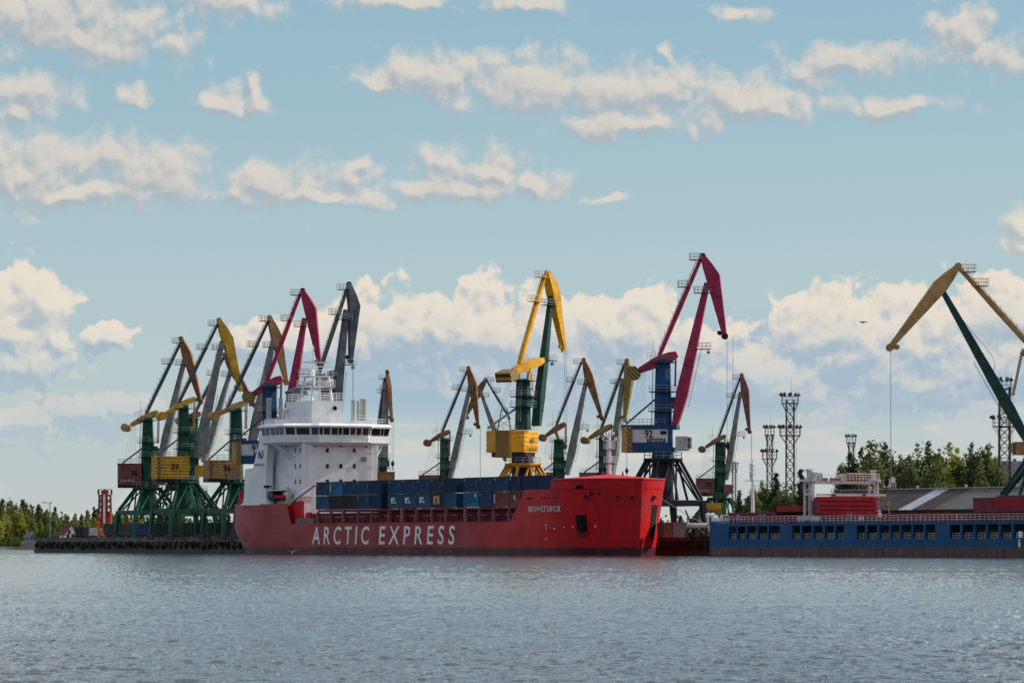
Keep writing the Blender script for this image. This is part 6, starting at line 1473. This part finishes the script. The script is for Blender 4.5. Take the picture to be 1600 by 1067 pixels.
# ------------------------------------------------------------------ warehouse with its long sheet roof
def warehouse():
    mB = 60.0
    def wq(k, off, z): p = quay(k, off); return (p.x-o0.x, p.y-o0.y, z-GZ+.2)
    o0 = quay(20, 45); root = tag(empty('warehouse', (o0.x, o0.y, GZ-.2)), 'long warehouse with a dark corrugated roof and two pale roof strips behind the blue ship', 'warehouse')
    zr, ze = 11.75, 8.0; k0, k1 = -90.0, 50.0; run = 8.2
    roofd = paint('roof_sheet', (.060, .048, .048), .75, .25, .3, .5, spec=.1); roofg = paint('roof_grey', (.115, .115, .12), .75, .15, .2, .5, spec=.1); roofl = paint('roof_pale', (.33, .37, .42), .4, .08, .03, .5)
    # where the pale strips lie: read off the ridge
    def k_ridge(px):
        lo, hi = -120., 120.
        for _ in range(40):
            m = (lo+hi)/2; p = quay(m, 45)
            if CX+F*p.x/p.y > px: lo = m
            else: hi = m
        return (lo+hi)/2
    cuts = sorted([k0, k1, k_ridge(1483.5), k_ridge(1463), k_ridge(1518)])
    mats = {0: roofd, 1: roofl, 2: roofd, 3: roofg}
    segs = [(k1, k_ridge(1463), roofd), (k_ridge(1463), k_ridge(1483.5), roofl), (k_ridge(1483.5), k_ridge(1518), roofd), (k_ridge(1518), k0, roofg)]
    for a, b, m in segs:
        mb = MB(); hi_, lo_ = max(a, b), min(a, b); n = int((hi_-lo_)/.55)
        vs = []
        for i in range(n+1):
            k = lo_+(hi_-lo_)*i/n; dz = .07*(i % 2); vs += [wq(k, 45, zr+dz), wq(k, 45-run, ze+dz), wq(k, 45+run, ze+dz)]
        mb.add(vs, [f for i in range(n) for f in ((3*i, 3*i+1, 3*i+4, 3*i+3), (3*i, 3*i+3, 3*i+5, 3*i+2))]); mb.build('roof', m, root)
    mb = MB(); 
    for i in range(40): 
        a, b = k0+(k1-k0)*i/40, k0+(k1-k0)*(i+1)/40; mb.bar(wq(a, 45, zr+.16), wq(b, 45, zr+.16), .5, .16)
    mb.build('ridge_cap', roofl, root)
    mb = MB(); ps = [wq(k0+.3, 45-run+.6, 0), wq(k0+.3, 45+run-.6, 0), wq(k1-.3, 45+run-.6, 0), wq(k1-.3, 45-run+.6, 0)]; mb.prism([p[:2] for p in ps], 0, ze-GZ+.05); mb.build('wall', paint('warehouse_wall', (.05, .045, .045), .8, .3, .2), root)
    for k in (k0+.3, k1-.3):
        mb = MB(); mb.add([wq(k, 45-run+.6, ze-.1), wq(k, 45+run-.6, ze-.1), wq(k, 45, zr-.05)], [(0, 1, 2)]); mb.build('gable', paint('warehouse_gable', (.12, .115, .11), .8), root)
    for k in np.linspace(k0+10, k1-10, 9):
        mb = MB(); c = wq(k, 45, zr+.2); mb.ring((c[0], c[1]), .22, c[2], c[2]+.35, 8); mb.ring((c[0], c[1]), .36, c[2]+.351, c[2]+.5, 8, .1); mb.build('roof_vent', roofl, root)
warehouse()
def gabled_house(name, px, d, w, dep, zeave, zridge, wall, roof, label, cat, rz=0.0, window=True):
    x = at_px(px, d); root = tag(empty(name, (x, d, GZ-.2), rz), label, cat); mb = MB()
    mb.box(-w/2, w/2, -dep/2, dep/2, 0, zeave); mb.add([(w/2, -dep/2, zeave), (w/2, dep/2, zeave), (w/2, 0, zridge)], [(0, 1, 2)]); mb.add([(-w/2, -dep/2, zeave), (-w/2, dep/2, zeave), (-w/2, 0, zridge)], [(0, 1, 2)]); mb.build('wall', wall, root)
    mb = MB(); o = .5
    for s in (-1, 1): mb.add([(-w/2-o, s*(dep/2+o), zeave-.35), (w/2+o, s*(dep/2+o), zeave-.35), (w/2+o, 0, zridge+.15), (-w/2-o, 0, zridge+.15), (-w/2-o, s*(dep/2+o), zeave-.15), (w/2+o, s*(dep/2+o), zeave-.15), (w/2+o, 0, zridge+.35), (-w/2-o, 0, zridge+.35)], [(0, 1, 2, 3), (4, 5, 6, 7), (0, 1, 5, 4), (1, 2, 6, 5), (3, 0, 4, 7)])
    rf = mb.build('roof', roof, root)
    mb = MB(); mb.box(-w*.2, -w*.2+.6, .6, 1.2, zridge-.8, zridge+.9); mb.build('chimney', paint('chimney_brick', (.2, .1, .07), .8), rf)
    if window:
        for yy, zz in ((-dep*.2, zeave+.4), (dep*.1, 1.6), (-dep*.3, 1.6)):
            mb = MB(); mb.box(w/2+.002, w/2+.06, yy-.5, yy+.5, zz-.6, zz+.7); mb.build('window', glass, root)
        mb = MB(); mb.box(-w*.1, w*.1, -dep/2-.06, -dep/2-.002, 1.0, 2.3); mb.build('window', glass, root)
    return root
redroof = paint('red_roof', (.17, .02, .03), .6, .2); whitewall = paint('house_white', (.62, .62, .60), .7, .08); greyroof = paint('grey_roof', (.13, .14, .16), .6)
gabled_house('cottage', 107, 1350, 4.6, 4.2, 2.6, 5.2, whitewall, redroof, 'small white cottage with a steep dark red roof behind the quay', 'house', R(-58))
gabled_house('shed', 48, 1900, 5, 4, 2.2, 4.6, paint('shed_wall', (.25,.26,.27), .7), greyroof, 'low shed with a grey roof among the bushes at the far left', 'shed', R(-50))
gabled_house('shed', 147, 1300, 6, 4, 2.0, 3.9, paint('shed_grey', (.09, .10, .11), .7), greyroof, 'small grey shed just left of the red and white beacon tower', 'shed', R(10), False)
gabled_house('barn', 1600, 900, 12, 12, 12.0, 17.0, paint('barn_grey', (.14, .15, .16), .7), greyroof, 'large grey gabled barn behind the light mast at the right edge', 'barn', R(-12), False)
# ------------------------------------------------------------------ beacon tower
def beacon():
    d = 1120.0; x = at_px(164, d); z = lambda py: top_h(py, d, GZ-.2); root = tag(empty('beacon_tower', (x, d, GZ-.2)), 'red beacon tower with a white vertical stripe and an orange lattice base', 'beacon')
    a0, a1 = 10.0/F*d, 8.6/F*d; zt = z(773); org = paint('beacon_orange', (.50, .09, .025), .55, .2, .15); dk = paint('beacon_rust', (.10, .03, .03), .6); red = paint('beacon_red', (.30, .012, .03), .5, .15)
    zs = z(801)
    for (n0, zz0, zz1, m, nm) in ((0, 0, zs, org, 'lower_lattice'), (1, zs+.01, zt, dk, 'upper_lattice')):
        mb = MB(); w = lambda q: a0+(a1-a0)*q/zt
        for sx in (-1, 1):
            for sy in (-1, 1): mb.bar((sx*w(zz0), sy*w(zz0), zz0), (sx*w(zz1), sy*w(zz1), zz1), .26, .26, (1, 0, 0))
        n = 4 if n0 == 0 else 3
        for i in range(n):
            za, zb2 = zz0+(zz1-zz0)*i/n, zz0+(zz1-zz0)*(i+1)/n; A_, B_ = w(za), w(zb2); c0 = [(-A_, -A_), (A_, -A_), (A_, A_), (-A_, A_)]; c1 = [(-B_, -B_), (B_, -B_), (B_, B_), (-B_, B_)]
            for k in range(4):
                p, q, r, t = c0[k], c0[(k+1) % 4], c1[k], c1[(k+1) % 4]; mb.bar(p+(zb2,), q+(zb2,), .16, .16); mb.bar(p+(za,), t+(zb2,), .15, .15); mb.bar(q+(za,), r+(zb2,), .15, .15)
                if n0 == 0: m_ = ((p[0]+q[0])/2, (p[1]+q[1])/2, (za+zb2)/2); mb.bar(p+((za+zb2)/2,), q+((za+zb2)/2,), .12, .12)
        mb.build(nm, m, root)
    pw = 5.4/F*d; mb = MB(); mb.box(-pw, pw, -a0-.25, -a0-.1, z(824), z(772)); mb.build('day_mark', red, root)
    mb = MB(); mb.box(-pw*.32, pw*.32, -a0-.3, -a0-.252, z(823), z(772.5)); mb.build('white_stripe', letter_w, root)
    mb = MB(); mb.box(-pw*.95, pw*.95, -pw*.95, pw*.95, zt, z(767)); mb.box(-pw*1.1, pw*1.1, -pw*1.1, pw*1.1, z(767)+.002, z(767)+.2); mb.build('lantern_room', org, root)
    mb = MB(); mb.ring((0, 0), .22, z(767)+.2, z(765), 8); mb.ring((0, 0), .35, z(765)+.002, z(763.6), 10, .15); mb.build('beacon_lamp', darkin, root)
    mb = MB(); q = [(-a1-.3, -a1-.3, zt), (a1+.3, -a1-.3, zt), (a1+.3, a1+.3, zt), (-a1-.3, a1+.3, zt), (-a1-.3, -a1-.3, zt)]; mb.rails(q, 1.5, .06, 2, 1.1); mb.bar((a1+.3, 0, zt), (a1+.3, 0, z(764)), .1, .1, (1, 0, 0)); mb.build('railing', dk, root)
beacon()
# ------------------------------------------------------------------ poles, sheet piles, wagons, cargo on the quay
def lamp_pole(px, d, py, label, arm=True):
    root = tag(empty('lamp_pole' if arm else 'pole', (at_px(px, d), d, GZ-.2)), label, 'lamp post' if arm else 'pole'); h = top_h(py, d, GZ-.2)
    mb = MB(); mb.tube((0, 0, 0), (0, 0, h), .16, 7, .1); mb.build('post', steel, root)
    if arm:
        mb = MB(); mb.tube((0, 0, h-.3), (-1.3, 0, h), .06, 5); mb.build('arm', steel, root)
        mb = MB(); mb.box(-2.0, -1.0, -.2, .2, h-.05, h+.12); mb.box(.1, .6, -.2, .2, h-.1, h+.1); mb.build('lamp_head', lamp_m, root)
lamp_pole(78, 1010, 785, 'lamp post standing on the left end of the concrete quay')
lamp_pole(6, 2060, 808, 'thin pale pole on the grassy bank at the left edge', False)
def sheet_piles():
    d = 1015; root = tag(empty('sheet_pile_stack', (at_px(128, d), d, GZ-.2)), 'stack of upright dark sheet piles on the quay between the cottage and the beacon', 'sheet piles')
    m = paint('pile_steel', (.035, .037, .045), .6, .3, .25)
    for i in range(8):
        x0 = -1.85+i*.46; h = 3.35+random.uniform(-.15, .2); mb = MB(); mb.prism([(x0, 0), (x0+.1, -.2), (x0+.32, -.2), (x0+.43, 0), (x0+.38, .03), (x0+.30, -.14), (x0+.13, -.14), (x0+.05, .03)], 0, h); mb.build('sheet_pile', m, root)
    mb = MB(); mb.bar((-2, .3, 2.6), (2, .3, 2.6), .2, .25); mb.bar((-2, .3, 1.0), (2, .3, 1.0), .2, .25); mb.build('frame', m, root)
sheet_piles()
def wagon(k, L, body, label, off=9.5, hh=2.7, z0=1.15, ribs=9):
    p = quay(k, off); root = tag(empty('railway_wagon', (p.x, p.y, GZ-.2), SANG), label, 'railway wagon', 'wagons standing under the green cranes')
    mb = MB(); mb.box(-L/2, L/2, -1.45, 1.45, z0, z0+hh); bo = mb.build('body', body, root)
    mb = MB()
    for i in range(ribs): x = -L/2+.12+(L-.24)*i/(ribs-1); mb.box(x-.09, x+.09, -1.56, -1.452, z0, z0+hh); mb.box(x-.09, x+.09, 1.452, 1.56, z0, z0+hh)
    mb.box(-L/2-.04, L/2+.04, -1.58, -1.562, z0+hh-.2, z0+hh+.02); mb.build('ribs', body, bo)
    mb = MB(); mb.box(-L/2-.3, L/2+.3, -.9, .9, z0-.4, z0-.002); mb.build('chassis', C_NAVY, root)
    for s in (-1, 1):
        mb = MB(); c = s*L*.34
        for dx in (-.85, .85):
            for y in (-.78, .78): mb.tube((c+dx, y-.07, .45), (c+dx, y+.07, .45), .45, 14)
        mb.box(c-1.1, c+1.1, -.85, -.7, .45, .8); mb.box(c-1.1, c+1.1, .7, .85, .45, .8); mb.build('bogie', C_NAVY, root)
wgd = paint('wagon_green', (.022, .035, .036), .6, .3, .25); wgb = paint('wagon_blue', (.012, .07, .15), .6, .25, .15); wgg = paint('wagon_grey', (.045, .05, .052), .6, .3, .3)
for k, L, m, lb in ((243, 11.5, wgd, 'dark green wagon nearest the ship stern, under the crane numbered 36'), (258, 11.5, wgd, 'dark green wagon right of the blue wagon under the crane numbered 59'), (273, 11.5, wgd, 'dark green wagon touching the right end of the blue wagon'), (288, 11.0, wgb, 'blue wagon under the crane numbered 59'), (303, 11.5, wgg, 'grey ribbed wagon left of the blue wagon under the green cranes')):
    wagon(k, L, m, lb)
# cargo between the ships
for px, d, w, c, lb in ((1034.5, 706, 1.7, 'rust red', 'dark rusty container end between the red bow and the orange container on the quay'), (1047, 703, 2.3, 'orange', 'orange red container on the quay right of the red bow'), (1063, 701, 2.5, 'pink', 'dusty pink container on the quay behind the rusty wall')):
    cm = {'orange': paint('container_orange', (.30, .075, .045), .6, .2, .2), 'pink': paint('container_dusty', (.26, .15, .125), .7, .12, .15), 'rust red': paint('container_old_rust', (.16, .06, .045), .7, .2, .3)}[c]
    o = bpy.data.objects.new('shipping_container', container_mesh(round(w*.95, 2), 2.55)); COL.objects.link(o); o.location = (at_px(px, d), d, GZ); o.material_slots[0].link = 'OBJECT'; o.material_slots[0].material = cm
    tag(o, lb, 'container', 'containers on the quay between the ships')
def grab():
    d = 690; root = tag(empty('grab_bucket', (at_px(1081, d), d, GZ)), 'open clamshell grab bucket standing on the quay between the two ships', 'grab bucket')
    for s in (-1, 1):
        mb = MB(); mb.spine([(s*.15, 1.9), (s*.75, 1.2), (s*1.0, .35), (s*.45, .02)], [.25, .5, .6, .12], [1.7, 1.9, 1.9, 1.8]); mb.build('jaw', C_STEEL, root)
    mb = MB(); mb.box(-.5, .5, -.8, .8, 1.9, 2.5); mb.tube((0, -.5, 2.8), (0, .5, 2.8), .4, 12)
    mb.bar((-.3, 0, 2.6), (-1.1, 0, 4.6), .25, .3, (0, 1, 0)); mb.build('grab_head', C_STEEL, root)
grab()
def scrap():
    rng = random.Random(4); mb = MB(); d = 694; x = at_px(1092, d)
    for i in range(90):
        r = rng.random()**.6*1.9; a = rng.random()*6.28; hmax = 3.0*(1-r/2.2); z = rng.random()*hmax; c = Vector((r*math.cos(a), r*math.sin(a)*.8, z)); dv = Vector((rng.gauss(0, 1), rng.gauss(0, 1), rng.gauss(0, .5))).normalized()*rng.uniform(.3, .9); mb.bar(c-dv, c+dv, rng.uniform(.08, .5), rng.uniform(.05, .3))
    o = mb.build('scrap_heap', paint('scrap_rust', (.05, .034, .03), .8, .4, .4), loc=(x, d, GZ)); tag(o, 'dark heap of scrap metal on the quay beside the blue ship', 'scrap heap', kind='stuff')
scrap()
mb = MB(); mb.tube((-1.7, 0, .0), (1.7, 0, .0), .42, 12); o = mb.build('pipe', paint('pipe_pale', (.5, .42, .36), .6), loc=(at_px(1089, 688), 688, GZ+1.95)); tag(o, 'short pale pipe lying on the scrap heap between the ships', 'pipe')
mb = MB()
for i in range(9):
    for j in range(12): pass
mb.ring((0, 0), .25, -.55, -.35, 14, .6); mb.ring((0, 0), .6, -.349, .25, 14, .6); mb.ring((0, 0), .6, .251, .6, 14, .2); p = quay(2.6, -1.3); o = mb.build('mooring_buoy', flat('buoy_blue', (.10, .24, .42), .5), loc=(p.x, p.y, 2.75)); tag(o, 'pale blue round fender hanging at the corner of the blue ship', 'fender')
def hopper():
    d = 745; root = tag(empty('hopper', (at_px(1110, d), d, GZ)), 'yellow bulk hopper on the quay behind the blue ship bow end', 'hopper'); z = lambda py: top_h(py, d, GZ)
    mb = MB(); w = 1.9; mb.prism([(-w, -1.6), (w, -1.6), (w, 1.6), (-w, 1.6)], z(796), z(786)); n = 7
    b = mb.build('bin', C_GOLD, root); mb = MB()
    for i in range(n): x = -w+2*w*i/(n-1); mb.box(x-.07, x+.07, -1.72, -1.602, z(796), z(786))
    mb.box(-w-.1, w+.1, -1.75, -1.725, z(787.2), z(785.8)); mb.build('bin_ribs', C_GOLD, b)
    mb = MB(); mb.prism([(-.7, -.7), (.7, -.7), (.7, .7), (-.7, .7)], z(806), z(796)-.002, 0, [(-w, -1.6), (w, -1.6), (w, 1.6), (-w, 1.6)]); mb.build('chute', C_TAN, root)
    for sx in (-1, 1):
        for sy in (-1, 1): mb = MB(); mb.bar((sx*w, sy*1.5, 0), (sx*w, sy*1.5, z(796)), .25, .25, (1, 0, 0)); mb.build('leg', C_TAN, root)
hopper()
# mooring lines from the red bow and the blue ship to the quay
def line(a, b, sag, label):
    mb = MB(); last = None; a, b = Vector(a), Vector(b)
    for i in range(15):
        t = i/14; p = a.lerp(b, t)-Vector((0, 0, sag*math.sin(math.pi*t)))
        if last is not None: mb.tube(last, p, .05, 4)
        last = p
    o = mb.build('mooring_line', flat('rope_pale', (.30, .29, .28), .8)); tag(o, label, 'rope')
hpw = ship.matrix_basis @ Vector((145.6, 4.6, 10.1)); q1 = quay(4, 1, 4.0)
line(hpw, q1, 2.2, 'pale mooring line hanging from the red bow down to the quay')
line(bship.matrix_basis @ Vector((.3, 3, 5.6)), quay(26, 1.5, 3.9), .9, 'pale mooring line from the blue ship end to the quay')
# birds
def bird(px, py, d, span, label, rz):
    root = tag(empty('bird', P(px, py, d), rz), label, 'bird'); mb = MB(); s = span/2
    top = [(.0, .22, 0), (s*.45, .14, .16*s), (s, -.05, .05*s), (s*.5, -.05, .14*s), (0, -.14, 0), (-s*.5, -.05, .14*s), (-s, -.05, .05*s), (-s*.45, .14, .16*s)]
    mb.add([(x, y, z) for x, y, z in top]+[(x*.97, y, z-.03) for x, y, z in top], [tuple(range(8)), tuple(range(15, 7, -1))]+[(i, (i+1) % 8, 8+(i+1) % 8, 8+i) for i in range(8)])
    mb.tube((0, .35, 0), (0, -.05, 0), .05, 8, .1); mb.tube((0, -.05, 0), (0, -.45, .0), .1, 8, .02); mb.build('body', paint('feather_dark', (.10, .095, .09), .8), root)
bird(1349, 503.5, 420, 1.1, 'small dark bird flying in front of the clouds at the right', R(25))
def gull():
    d = 785; p = P(456.5, 862.5, d); root = tag(empty('gull', p, R(100)), 'white gull flying low over the water beside the red hull', 'bird'); mb = MB()
    mb.tube((-.55, 0, -.05), (.1, 0, 0), .05, 8, .17); mb.tube((.1, 0, 0), (.5, 0, .05), .17, 8, .07)
    for s in (-1, 1): mb.add([(.2, s*.1, .05), (.3, s*.5, .35), (.05, s*1.0, .62), (-.1, s*.5, .3), (-.15, s*.1, .03)], [(0, 1, 2, 3, 4)])
    mb.build('body', flat('feather_white', (.7, .7, .68), .7), root)
gull()
